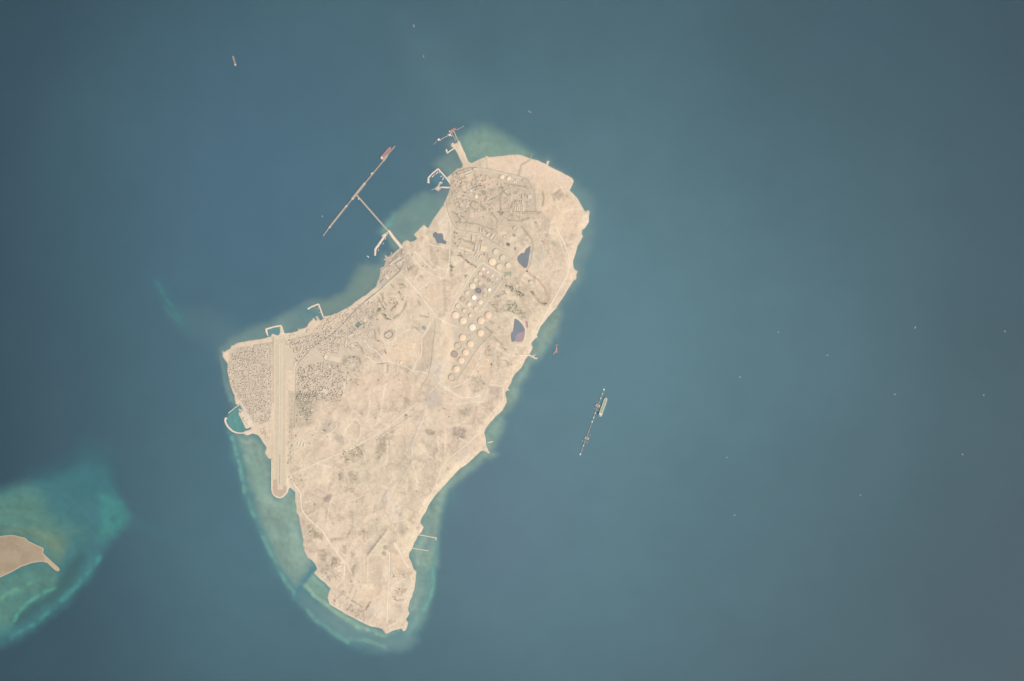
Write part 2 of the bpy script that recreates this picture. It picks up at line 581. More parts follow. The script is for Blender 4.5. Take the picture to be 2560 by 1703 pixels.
def tint_mat(name, terms, rough, spec, bump):
    m, nt, b = new_mat(name, rough, spec)
    at = nt.nodes.new('ShaderNodeAttribute')
    at.attribute_name = 'tint'
    nt.links.new(noise_mul(nt, at.outputs['Color'], terms), b.inputs['Base Color'])
    if bump:
        g = nt.nodes.new('ShaderNodeNewGeometry')
        n = nt.nodes.new('ShaderNodeTexNoise')
        n.inputs['Scale'].default_value = 1.0 / bump[0]
        n.inputs['Detail'].default_value = 5
        nt.links.new(g.outputs['Position'], n.inputs['Vector'])
        bp = nt.nodes.new('ShaderNodeBump')
        bp.inputs['Strength'].default_value = bump[2]
        bp.inputs['Distance'].default_value = bump[1]
        nt.links.new(n.outputs['Fac'], bp.inputs['Height'])
        nt.links.new(bp.outputs[0], b.inputs['Normal'])
    return m


SEA_MAT = tint_mat('sea_water', [(110, .018, 3), (420, .03, 4), (1500, .03, 3)], 0.4, 0.25, (120, 2.0, .2))
wxy = W(np.stack([SX, SY], 1))
sea = raw_mesh('sea', np.column_stack([wxy, np.zeros(len(wxy))]), grid_faces(len(gx), len(gy)), sea_c)
sea.data.materials.append(SEA_MAT)
tag(sea, 'blue-green hazy sea with turquoise reef shallows around both islands', 'sea', kind='structure')

# ------------------------------------------------------------------ the ground of the main island
STEP = 2.0
lx = np.arange(552, 1484, STEP)
ly = np.arange(338, 1592, STEP)
LXX, LYY = np.meshgrid(lx, ly)
LX, LY = LXX.ravel(), LYY.ravel()
lsd = sdf(LX, LY, COAST_R)

FLAT = [P('F 800,560 1020,540 1080,800 1220,980 1120,1200 1080,1567 ; G 1080,1450 940,1580 800,1500 ; F 800,1567'),
        P('D 560,540 820,330 1080,480 1120,740 960,800 720,1160 860,1340 ; E 640,560 260,1200 60,1140 180,600 100,300 ; D 140,1340 200,1160'),
        P('A 820,430 1200,400 1500,520 1870,690 1820,830 1400,700 1200,640 830,560')]
flatm = np.zeros(LX.shape)
for f in FLAT:
    flatm = np.maximum(flatm, area_mask(LX, LY, f, 14))
townm = np.maximum(area_mask(LX, LY, P('F 100,800 300,690 2190,0 ; C 740,575 600,830 ; H 900,500 600,900 ; F 1900,1567 ; G 1500,0 1450,500 1100,500 1100,1400 800,1400 300,100'), 20), 0)
rough = np.clip(1 - flatm - .8 * townm, 0, 1)
sdm = lsd * MPP
hz = np.where(sdm < 0, np.maximum(sdm * .3, -14), np.minimum(sdm * .22, 3.0) + sstep(15, 420, sdm) * 7)
inl = sstep(0, 120, sdm)
ridge = 1 - np.abs(fbm(LX, LY, 70, 5, 51) * 2 - 1)
hz = hz + inl * rough * (ridge ** 2 * 20 + (fbm(LX, LY, 26, 4, 61) - .5) * 9 + (fbm(LX, LY, 9, 3, 66) - .5) * 3)
hz = hz + inl * (1 - flatm) * (fbm(LX, LY, 11, 3, 71) - .5) * 2.0
hill = np.exp(-(((LX - 1000) / 110) ** 2 + ((LY - 1250) / 120) ** 2)) * 34 + np.exp(-(((LX - 1180) / 90) ** 2 + ((LY - 1120) / 80) ** 2)) * 18
hz = hz + hill * inl
# straight earth dam above the southern tank pad
sc_a, sc_b = P('J 1175,1225 1512,790')
dx, dy = sc_b - sc_a
L_sc = math.hypot(dx, dy)
u = ((LX - sc_a[0]) * dx + (LY - sc_a[1]) * dy) / L_sc
v = ((LX - sc_a[0]) * dy - (LY - sc_a[1]) * dx) / L_sc
al = sstep(-10, 12, u) * sstep(L_sc + 12, L_sc - 12, u)
hz = hz + al * 7 * np.exp(-np.abs(v) / 1.6)
fieldm = area_mask(LX, LY, P('F 836,610 1005,590 1065,790 1170,950 1150,1100 1070,1200 1060,1567 ; G 1060,1420 1000,1520 940,1556 880,1540 835,1490 828,1400'), 2.5)
hz = hz * (1 - fieldm) + 8.6 * fieldm
BASINS = {}
for key, poly, drop in (
        ('west', 'C 1078,262 1112,234 1152,260 1210,258 1228,298 1226,336 1250,362 1280,378 1262,416 1215,410 1190,402 1146,408 1122,376 1106,334 1078,302', 4),
        ('grey', 'D 1335,320 1330,400 1310,500 1290,620 1270,648 1235,645 1200,615 1165,580 1140,530 1145,480 1195,430 1245,425 1255,380 1290,350', 4),
        ('tiny', 'D 1265,690 1280,680 1297,690 1292,706 1275,712 1264,704', 4),
        ('crescent', 'E 1100,210 1160,245 1210,300 1245,360 1252,430 1240,500 1220,550 1150,560 1100,550 1060,560 1045,500 1045,440 1075,400 1085,320', 4),
        ('navy', 'D 975,290 985,278 1010,276 1030,296 1030,318 1012,332 990,322 976,306', 4),
        ('murky', 'D 1095,345 1115,340 1125,360 1105,390 1090,380', 3),
        ('salt', 'E 1255,250 1290,250 1300,330 1288,370 1268,330', 1),
        ('pitch', 'H 510,435 570,375 615,420 555,480', 1), ('basin', 'D 945,710 1045,700 1055,750 950,765', 1),
        ('pool', 'G 1575,555 1590,545 1622,572 1612,585 1580,570', 1), ('lot', 'F 1690,890 1840,915 1830,985 1680,950', 1)):
    q = P(poly)
    bm_ = area_mask(LX, LY, q + (q - q.mean(0)) / np.hypot(*(q - q.mean(0)).T)[:, None] * 2.0, 1.8)
    lev = float(np.median(hz[bm_ > .5]))
    hz = hz * (1 - bm_) + (lev - drop) * bm_
    BASINS[key] = lev - drop + (3.0 if drop > 2 else .9)
HZ = hz.reshape(LXX.shape)


def zat(px, py):
    fx = np.clip((np.asarray(px, float) - lx[0]) / STEP, 0, len(lx) - 2.001)
    fy = np.clip((np.asarray(py, float) - ly[0]) / STEP, 0, len(ly) - 2.001)
    i = fx.astype(int)
    j = fy.astype(int)
    a = fx - i
    b = fy - j
    return (HZ[j, i] * (1 - a) + HZ[j, i + 1] * a) * (1 - b) + (HZ[j + 1, i] * (1 - a) + HZ[j + 1, i + 1] * a) * b


n1 = fbm(LX, LY, 120, 4, 81)
n2 = fbm(LX, LY, 34, 4, 91)
n3 = fbm(LX, LY, 7, 3, 95)
n4 = fbm(LX, LY, 3.2, 2, 99)
lc = alb(227, 206, 182)[None, :] * np.ones((len(LX), 1))
lc = mixc(lc, (224, 206, 180), sstep(.42, .62, n1) * .8)
lc = mixc(lc, (213, 193, 172), sstep(.46, .7, n2) * .4 * (1 - .6 * flatm))
n5 = fbm(LX, LY, 14, 4, 111, .6)
lc = mixc(lc, (208, 190, 170), sstep(.54, .68, n5) * .28 * rough)
lc = mixc(lc, (231, 210, 187), sstep(.5, .34, n5) * .12 * rough)
lc = mixc(lc, (196, 178, 160), sstep(.56, .72, n3) * sstep(.48, .62, n2) * .5 * rough)


def paint(poly, rgb, a=.8, soft=3, wob=2.0, seed=0, brk=0.0):
    global lc
    m = area_mask(LX, LY, P(poly), soft, wob, seed) * a
    if brk:
        sp_ = fbm(LX, LY, 5.5, 3, seed + 7, .65)
        m = m * (.38 + .95 * sstep(.44, .58, sp_))
    lc = mixc(lc, rgb, np.clip(m, 0, 1))


def stroke(poly, rgb, w=1.0, a=.7, soft=2.0):
    global lc
    lc = mixc(lc, rgb, line_mask(LX, LY, P(poly), w, soft) * a)


wx_n = LX + 16 * (fbm(LX, LY, 40, 3, 141) - .5)
wy_n = LY + 16 * (fbm(LX, LY, 40, 3, 147) - .5)
gul = np.maximum((1 - np.abs(2 * fbm(wx_n, wy_n, 46, 3, 151) - 1)) ** 14, .8 * (1 - np.abs(2 * fbm(wx_n, wy_n, 22, 3, 157) - 1)) ** 16)
lc = mixc(lc, (190, 172, 154), np.clip(gul * rough * inl * sstep(.4, .62, n2) * .75, 0, .55))          # dry gullies
led = fbm(wx_n, wy_n, 80, 3, 161) * 15
led = np.exp(-((led % 1 - .5) / .09) ** 2) * sstep(.46, .6, fbm(LX, LY, 50, 3, 167))
lc = mixc(lc, (194, 176, 156), led * rough * inl * .36)                                      # rock ledges along the slopes
lc = mixc(lc, (232, 213, 190), np.exp(-((fbm(wx_n, wy_n, 60, 2, 171) * 9 % 1 - .5) / .07) ** 2) * sstep(.55, .68, fbm(LX, LY, 70, 2, 177)) * rough * .35)
# town and industrial grounds (paved, dusty, grey)
paint('F 200,760 560,735 830,690 830,1567 ; G 800,440 640,480 500,470 380,150 270,0 ; F 180,1000', (209, 193, 174), .85, 5)
paint('F 1050,620 1700,480 2150,140 2350,100 ; H 900,500 620,900 400,1300 120,1567 ; F 1170,1567 1200,1050', (210, 194, 174), .75, 6)
paint('G 1070,0 1500,0 1430,480 1070,560', (203, 187, 166), .8, 6)
paint('A 380,700 720,560 1380,760 1400,1080 1500,1100 1250,1240 880,1330 480,1290 360,980', (205, 188, 167), .7, 8, 4)
paint('C 340,640 640,480 760,620 600,830 280,1090 250,1000', (203, 188, 170), .75, 4)
paint('C 1350,200 1800,260 2050,430 1900,760 1720,730 1360,520', (212, 195, 174), .8, 5)
paint('D 560,560 820,330 1090,480 1110,720 950,790 700,1150 820,1300 ; E 640,540 420,760 240,1140 120,1080 240,700 160,300 ; D 140,1340 220,1130', (211, 195, 174), .9, 5)
paint('D 470,1010 540,900 640,900 640,1000 590,1050', (176, 168, 160), .7, 4)
DIST = [
    ('F 230,860 320,775 560,750 820,705 830,1567 ; G 800,410 760,415 640,475 560,440 420,200 330,100 290,0 ; F 200,1250 185,1000', -6, 3.3, .62, 'west'),
    ('F 1210,1070 1560,975 1860,1010 1870,1500 1840,1567 1185,1567', 8, 3.8, .5, 'east'),
    ('G 1185,0 1480,0 1450,200 1440,330 1380,400 1340,480 1260,420 1185,470', 8, 4.2, .4, 'east'),
    ('F 1060,660 1440,560 1690,520 1560,640 1400,760 1240,930 1110,790', -20, 3.7, .62, 'mid'),
    ('F 1500,730 1830,480 1860,500 1790,850 1560,850', 8, 3.7, .7, 'mid'),
    ('F 1440,480 1600,330 1900,230 1950,290 1830,430 1690,550', -40, 3.8, .6, 'mid'),
    ('H 340,330 640,120 820,60 900,200 780,300 640,300 420,400', -40, 3.9, .6, 'mid'),
    ('F 1950,480 2100,330 2330,420 2250,640 2000,620', 40, 4.2, .5, 'mid'),
    ('C 390,640 600,480 720,600 600,790 300,1060 270,950', -40, 4.0, .5, 'mid'),
    ('G 1075,0 1140,0 1130,540 1070,540', 4, 4.4, .4, 'field'),
    ('G 1070,570 1120,570 1160,1080 1060,1080', 4, 5.0, .3, 'field'),
    ('G 650,540 720,540 800,700 740,740', -28, 4.2, .6, 'west'),
    ('G 1830,870 2150,780 2200,900 1900,1040 1830,980', -26, 5.0, .35, 'south'),
    ('K 600,620 760,650 1000,840 980,1010 700,870 520,740', 32, 5.0, .35, 'south'),
    ('K 1420,250 1600,270 1640,380 1430,400', 5, 6.0, .3, 'south'),
    ('K 1430,540 1660,540 1600,780 1430,700', 20, 6.0, .3, 'south'),
    ('K 560,60 720,160 690,380 520,420 420,380', 30, 5.6, .28, 'south'),
    ('J 270,780 500,900 480,980 340,960', 30, 5.2, .35, 'south'),
    ('A 420,640 900,620 940,900 900,1150 460,1200 420,900', -15, 5.6, .42, 'north'),
    ('A 1000,760 1300,800 1380,1050 1100,1180', 8, 5.6, .4, 'north'),
    ('C 1380,230 1760,300 1860,560 1700,700 1480,560 1400,440', 10, 5.4, .42, 'north'),
    ('C 680,640 900,780 820,900 640,880', 30, 4.6, .4, 'mid'),
    ('D 920,760 1120,780 1200,1000 1100,1060 880,1020', 30, 6.0, .25, 'belt'),
]
for poly, ang, sp, dens, reg in DIST:        # the streets between the house plots
    q = P(poly)
    c0 = q.mean(0)
    a = math.radians(ang)
    m = area_mask(LX, LY, q, 2)
    ru = ((LX - c0[0]) * math.cos(a) + (LY - c0[1]) * math.sin(a)) / sp
    rv = (-(LX - c0[0]) * math.sin(a) + (LY - c0[1]) * math.cos(a)) / (sp * 1.15)
    wob = (fbm(LX, LY, 30, 2, 31) - .5) * 1.2
    du = np.abs((ru + wob + 4.5) % 9 - 4.5) * sp
    dv = np.abs((rv + wob + 2) % 4 - 2) * sp * 1.15
    st_ = np.maximum(1 - sstep(.4, 1.5, du), 1 - sstep(.3, 1.3, dv))
    lc = mixc(lc, (184, 170, 152), m * st_ * min(.7, dens * 1.1))
# bright open sand
paint('A 830,440 1200,412 1340,455 1320,480 1240,530 1200,660 1040,620 830,560', (229, 205, 181), .95, 2, 1)
paint('A 1260,540 1380,470 1540,520 1840,690 1855,720 1800,830 1700,780 1400,690 1260,660', (230, 206, 182), .95, 2, 1)
paint('A 1680,640 1800,700 1780,740 1680,700', (226, 208, 190), .8, 3)
paint('A 1400,700 1700,780 1800,830 1950,1020 1960,1300 1700,1380 1600,1200 1480,1080 1420,860', (228, 204, 178), .95, 5, 3)
paint('A 1960,1080 2035,1130 2030,1200 1980,1280 1955,1250', (229, 213, 190), .9, 2, 1)
paint('A 1040,440 1130,490 1140,520 1060,490', (210, 188, 172), .7, 4)
paint('A 1410,830 1480,850 1490,960 1430,1080 1410,1000', (219, 200, 176), .8, 3)
paint('C 800,272 940,130 995,185 860,335', (226, 207, 180), 1, .8, 0)
paint('C 940,1000 1230,1020 1240,1350 1000,1250', (225, 203, 177), .8, 6)
paint('H 1000,760 1240,650 1460,640 1480,900 1280,1050 1180,960 1000,900', (229, 205, 179), .85, 3)
paint('H 760,1020 940,985 1000,1010 960,1100 780,1090', (226, 206, 182), .7, 3)
paint('H 500,1200 1000,1100 1450,1300 1400,1567 520,1567', (225, 201, 177), .6, 10)
paint('E 640,650 780,600 750,930 700,1100 440,1130 260,1160 480,780', (230, 206, 180), .8, 4)
paint('H 1780,640 1960,600 1900,780 1800,760', (226, 201, 178), .7, 5)
paint('K 960,60 1320,60 1300,300 1240,460 980,460', (216, 197, 173), .85, 4)
paint('K 1400,20 1600,60 1700,240 1420,230', (229, 204, 178), .8, 4)
paint('K 960,470 1330,500 1250,700 1000,750 900,650', (230, 206, 180), .8, 4)
paint('K 980,470 1130,475 1130,530 970,530', (232, 215, 188), .9, 1.5)
paint('J 1300,1060 1460,1030 1490,1200 1390,1270 1280,1150', (230, 212, 184), .9, 2)
paint('J 1480,420 1600,400 1720,560 1680,640 1560,700 1490,560', (227, 210, 190), .7, 6, 3)
paint('K 1150,820 1260,720 1300,930 1240,960', (226, 209, 190), .6, 5, 3)
paint('K 930,920 1000,950 990,1040 900,1000', (232, 214, 194), .8, 3)
paint('J 400,60 620,40 600,180 440,190', (230, 210, 184), .7, 8, 4)
paint('G 1480,1150 1700,1120 1720,1300 1540,1340', (231, 211, 184), .7, 8, 4)
# gravelly, greyer ground
paint('I 1230,60 1400,120 1440,300 1250,380 1180,280', (205, 190, 176), .85, 8, 5)
paint('H 1640,950 1850,1000 1780,1180 1700,1290 1620,1180', (222, 205, 190), .7, 6, 4)
paint('H 1520,620 1680,380 1660,900 1600,1130 1400,1100 1500,900', (206, 187, 168), .7, 4)
paint('I 480,800 720,650 740,760 640,1000 580,1050 450,1200', (196, 180, 160), .75, 5, 4, 3, .5)
paint('I 1200,670 1360,680 1350,760 1220,760', (180, 167, 152), .75, 4, 4, 3, .5)
paint('I 1600,640 1820,640 1780,800 1690,820 1590,740', (183, 168, 154), .75, 5, 4, 5, .5)
paint('I 1680,380 1860,350 1840,470 1720,500', (186, 172, 154), .7, 5, 5, 6, .5)
paint('I 1140,790 1330,980 1240,940 1130,850', (198, 181, 162), .6, 4, 3)
paint('I 1700,940 1820,900 1800,1150 1700,1200', (214, 197, 180), .7, 4, 3)
paint('I 1930,330 1990,330 1900,650 1880,640', (200, 178, 164), .8, 2, 1)
paint('I 2140,40 2300,60 2300,180 2150,150', (203, 184, 166), .7, 5, 4)
paint('I 0,1000 280,900 300,1060 160,1150 0,1190', (190, 176, 156), .6, 5, 5, 6, .5)
paint('I 60,1280 200,1300 220,1420 100,1480', (194, 178, 160), .7, 6, 4, 7, .5)
paint('E 460,1050 620,1060 660,1240 480,1330 420,1200', (200, 184, 164), .7, 6, 5, 3, .5)
paint('E 730,1220 860,1220 890,1330 740,1330', (198, 181, 163), .7, 5, 4)
paint('E 640,620 720,560 760,760 660,780', (196, 182, 164), .6, 5, 4)
paint('G 1610,400 1850,440 1820,560 1740,620 1620,580 1540,560', (204, 187, 168), .75, 4, 3)
paint('G 1780,600 1900,660 1880,780 1720,690', (190, 174, 158), .7, 5, 4)
paint('G 1420,860 1540,800 1520,930 1420,960', (198, 182, 162), .6, 6, 4)
paint('G 1960,480 2120,500 2100,620 1980,640', (214, 192, 168), .7, 5, 3)
paint('J 520,390 620,325 660,350 590,460 530,440', (178, 164, 150), .85, 3, 2)
paint('J 620,980 840,960 960,780 930,640 970,640 960,840 880,960 640,1030', (190, 176, 154), .65, 4, 2)
paint('J 380,450 410,460 400,510 380,500', (186, 172, 156), .8, 2, 1)
paint('J 1560,760 1700,730 1780,850 1680,980 1620,880', (196, 178, 160), .65, 5, 4)
paint('J 270,760 520,900 520,990 350,970', (190, 175, 152), .6, 5, 4, 4, .5)
paint('J 320,1120 380,1110 370,1200 310,1190', (188, 172, 154), .7, 4, 3)
paint('K 380,250 560,60 620,150 600,420 480,440 380,360', (192, 174, 158), .65, 7, 5, 3, .5)
paint('K 650,580 740,560 720,640 660,640', (186, 170, 156), .7, 5, 3)
paint('K 760,760 1000,860 1000,1020 860,960 740,880', (203, 185, 166), .6, 5, 4)
paint('J 1790,380 1900,340 1860,480 1800,460', (204, 184, 164), .6, 5, 4)
paint('D 1230,40 1360,220 1380,280 1340,600 1320,560 1350,240 1210,60', (192, 176, 158), .7, 3, 2)
paint('D 1300,480 1440,560 1480,680 1360,600', (216, 203, 184), .8, 4, 3)
paint('D 1370,420 1420,330 1520,330 1520,560 1440,600', (206, 193, 172), .7, 5, 4)
paint('D 1890,800 1930,830 1800,1060 1740,1060', (206, 190, 172), .8, 3, 2)
paint('D 1440,800 1640,1080 1560,1200 1480,1170 1570,1060 1540,940', (200, 174, 154), .65, 4, 3)
paint('D 1030,430 1140,420 1160,560 1290,680 1260,760 1180,700 1080,560', (229, 203, 178), .7, 4, 3)
paint('A 1620,880 1700,820 1790,860 1740,960 1640,930', (198, 180, 162), .7, 5, 4, 4, .5)
paint('G 345,290 420,265 545,510 450,540', (228, 211, 188), .9, 1.2, .4)
# scrub and irrigated green belts
for q, a in (('D 880,1250 1000,1130 1110,1120 1150,1230 1250,1310 1260,1400 1170,1370 1040,1290 940,1290', .85),
             ('D 930,880 1050,900 1130,960 1200,1010 1290,1050 1200,1090 1100,1040 1000,960', .7),
             ('D 1330,980 1400,1020 1440,1110 1500,1160 1580,1170 1540,1200 1460,1170 1400,1080 1340,1020', .8),
             ('D 780,1080 900,1040 980,1000 990,1030 860,1090', .7),
             ('D 170,390 210,450 320,450 430,560 560,640 540,650 400,580 310,480 200,470', .75),
             ('D 150,560 190,560 190,760 150,770', .6),
             ('C 570,1000 660,1000 690,1060 600,1080', .8), ('C 560,1090 590,1120 650,1240 620,1250 570,1150', .7),
             ('C 440,1390 560,1260 560,1300 500,1380 460,1400', .8), ('C 220,1400 290,1350 310,1400 240,1460', .8),
             ('H 820,260 900,170 900,250 860,290', .85), ('H 920,260 960,250 1000,320 1060,360 1000,350 930,320', .8),
             ('H 840,660 890,650 930,690 960,780 985,880 960,830 930,700', .7), ('H 380,900 420,900 400,1040 330,1000', .7),
             ('H 420,880 560,900 620,980 590,980 540,910 440,910', .8), ('H 720,280 800,250 800,340 740,340', .6),
             ('F 1120,720 1180,690 1300,680 1200,710', .9), ('F 1170,920 1220,940 1230,970 1200,960', .9),
             ('F 1880,900 1930,900 1890,1010 1860,1010', .8), ('F 1980,880 2100,890 2150,980 2120,970 2080,910', .8),
             ('F 1960,760 2010,770 2000,800', .9), ('F 480,930 580,970 560,985 490,950', .8),
             ('G 1180,0 1400,20 1420,200 1400,400 1300,330 1180,300', .55), ('G 1330,420 1380,440 1380,500 1320,500', .6),
             ('F 1380,1190 1480,1230 1480,1260 1370,1230', .7), ('F 1520,1390 1600,1420 1590,1460 1530,1440', .8),
             ('C 1330,730 1400,740 1380,760 1340,770', .8), ('C 1540,880 1590,860 1580,900 1545,910', .8),
             ('C 1370,290 1420,310 1400,340', .7), ('C 1390,390 1410,410 1400,425', .7),
             ('A 960,1080 1050,1080 1000,1130', .7), ('A 1000,780 1060,800 1000,900 980,820', .5),
             ('I 890,440 940,460 920,520 900,510', .8), ('I 2180,410 2220,420 2200,440', .8),
             ('I 1720,430 1840,400 1830,460 1760,490', .5), ('J 1960,480 2010,490 1980,520', .8)):
    paint(q, (166, 162, 145), a * .72, 2.5, 3.5, len(q) % 9, .8)
for q in ('I 630,0 580,180 545,400 480,600', 'I 390,200 370,400 330,560', 'I 240,610 250,760 180,830', 'I 90,600 20,680', 'I 1480,285 1700,300 1900,265 2050,270', 'I 1330,545 1460,490',
          'I 1220,510 1200,570', 'I 1250,510 1320,600', 'I 1090,880 1200,1010 1280,1080', 'I 1130,1150 1170,1220 1080,1290', 'I 650,840 640,1060 620,1180', 'I 1390,760 1380,900 1400,960',
          'I 1500,700 1490,1000', 'I 1700,800 1830,860', 'J 1340,190 1480,240', 'J 760,460 850,440 980,400', 'J 240,450 340,430', 'J 650,360 600,540 575,700 590,860', 'J 1860,20 1900,130 1890,260',
          'J 1760,100 1750,300', 'J 1620,760 1580,860', 'J 1800,900 1740,980', 'K 1060,80 1060,460', 'K 1000,60 1010,300', 'K 1350,300 1285,340 1240,460', 'K 1430,720 1560,650', 'K 1000,540 1240,540',
          'K 700,160 640,190', 'K 560,260 660,210', 'K 420,380 520,300', 'K 920,1000 960,920', 'D 1560,60 1700,150', 'D 1540,120 1690,145', 'D 1600,700 1800,640', 'D 1500,180 1620,230', 'D 1360,820 1250,760', 'D 1180,800 1300,870',
          'E 730,1190 920,1210', 'E 500,1450 640,1440', 'E 560,250 700,240 830,190', 'E 1010,800 920,800', 'H 1335,290 1350,410', 'H 1060,760 1155,730', 'H 1380,780 1400,700', 'H 1130,580 1110,640 1000,690',
          'H 1170,380 1250,470', 'H 1180,430 1260,520', 'H 1200,540 1290,500', 'H 760,1280 720,1500', 'H 960,1300 920,1500', 'H 340,1240 360,1360', 'C 1130,740 1200,780 1290,790', 'C 1010,480 1020,640 1060,720', 'C 980,420 1100,440 1290,480',
          'C 1400,500 1600,560 1680,600', 'C 1420,210 1440,230', 'A 1270,560 1260,650', 'A 1100,560 1110,620', 'A 1480,530 1700,640', 'A 1700,780 1760,870', 'A 1700,960 1620,1000', 'A 1740,1080 1950,1040', 'A 1500,1180 1440,1230', 'A 1660,1340 1700,1440 1740,1560',
          'G 1480,1060 1700,1110', 'G 1560,430 1490,580 1440,590', 'G 2060,380 1930,530 1880,650', 'G 2120,640 2090,720', 'G 2180,890 2200,1000', 'G 1250,1480 1260,1560', 'F 1960,1200 1900,1300 1880,1420', 'F 2040,1000 1950,1100'):
    stroke(q, (237, 219, 197), .8, .65, 1.8)
for q in ('A 480,690 560,680 620,700', 'A 690,640 710,720 690,800 760,760', 'A 650,740 680,800 640,830', 'A 600,860 560,850 540,820', 'A 740,760 900,830 940,800', 'A 470,930 560,930 680,960 740,980', 'A 760,960 770,1020 860,1050 900,1110',
          'A 1000,760 1020,830 1080,890 1180,860', 'A 1040,750 1180,770 1300,790', 'A 1000,1040 980,1100', 'A 1200,890 1140,980 1090,1060', 'A 1200,890 1260,880 1300,900', 'A 980,900 1000,1000 990,1080', 'A 900,1110 960,1180 940,1240', 'A 1080,1180 1240,1190 1340,1150',
          'A 700,960 690,1040 740,1060', 'A 500,1010 530,1040', 'A 640,1010 700,1080', 'A 800,860 830,900 820,950', 'A 880,940 960,900', 'A 460,1200 700,1220 900,1290', 'A 780,1270 850,1340', 'A 420,1080 470,1100 520,1180', 'A 560,580 640,560 700,600', 'A 430,640 500,600 560,590',
          'C 1450,340 1640,380', 'C 1640,270 1650,370', 'C 1690,390 1690,520', 'C 1560,380 1660,400 1680,440', 'C 1770,420 1790,360', 'C 1880,560 1870,620', 'C 430,740 490,660 580,790', 'C 480,640 620,490', 'C 640,720 620,560', 'C 740,760 700,860', 'C 880,870 960,960', 'C 300,1140 350,1220', 'C 460,1010 500,1060', 'C 340,1130 330,1230 380,1300',
          'C 720,1040 690,1280 650,1370 500,1500', 'C 860,1160 940,1230', 'C 870,1260 880,1310', 'H 860,20 900,120 960,200', 'H 560,700 620,780 640,850', 'H 800,500 820,640', 'H 860,480 880,560', 'H 1480,290 1600,310', 'H 1240,180 1290,20', 'H 840,1000 1000,985', 'H 1000,1020 990,1130', 'H 1400,460 1450,500'):
    stroke(q, (174, 161, 144), .8, .8, 1.8)
for q, c_ in (('A 540,770 620,780 600,850 550,830', (228, 208, 184)), ('A 830,910 880,920 880,960 840,950', (232, 212, 182)), ('A 1080,930 1200,860 1240,880 1120,970', (226, 205, 180)), ('A 740,700 940,680 950,800 800,820', (221, 196, 176)),
              ('A 660,1100 830,1080 800,1160 650,1150', (227, 203, 183)), ('A 600,660 680,650 670,720 590,710', (226, 204, 182)), ('A 480,880 600,890 620,940 500,920', (226, 202, 182)), ('A 520,960 720,980 700,1040 540,1010', (222, 204, 182)),
              ('A 880,980 960,1000 960,1060 900,1050', (224, 198, 178)), ('A 210,1150 330,1050 400,1200 350,1280 240,1220', (226, 208, 186)), ('C 700,830 840,900 800,1000 730,960', (224, 205, 181)), ('C 640,1080 730,1060 700,1300 650,1230', (225, 206, 180)),
              ('C 500,1430 640,1290 620,1450', (227, 207, 180)), ('C 840,920 1010,900 960,1020 870,1060', (222, 204, 180)), ('J 1440,300 1560,330 1480,430 1400,400', (226, 209, 190)), ('I 740,640 820,660 800,760 720,740', (230, 211, 188)), ('K 1180,0 1340,0 1300,80 1200,60', (230, 211, 184)),
              ('K 1430,380 1640,370 1660,440 1440,470', (227, 210, 190)), ('K 850,600 960,600 930,800 840,700', (222, 204, 180)), ('K 1000,850 1150,820 1140,1000 1020,1020', (218, 200, 180)), ('K 1460,760 1640,780 1620,980 1460,900', (216, 199, 178)),
              ('H 1300,820 1420,820 1430,900 1340,900', (236, 219, 196)), ('H 1060,400 1180,330 1280,560 1120,560', (224, 207, 184)), ('I 1800,150 2000,170 2000,260 1820,240', (228, 209, 186)), ('I 1080,560 1200,520 1180,640 1090,640', (229, 208, 184)), ('H 1880,1330 2100,1380 2300,1300 2200,1480 2080,1490', (228, 207, 182))):
    paint(q, c_, .75, 2.5, 2.0, len(q) % 7)
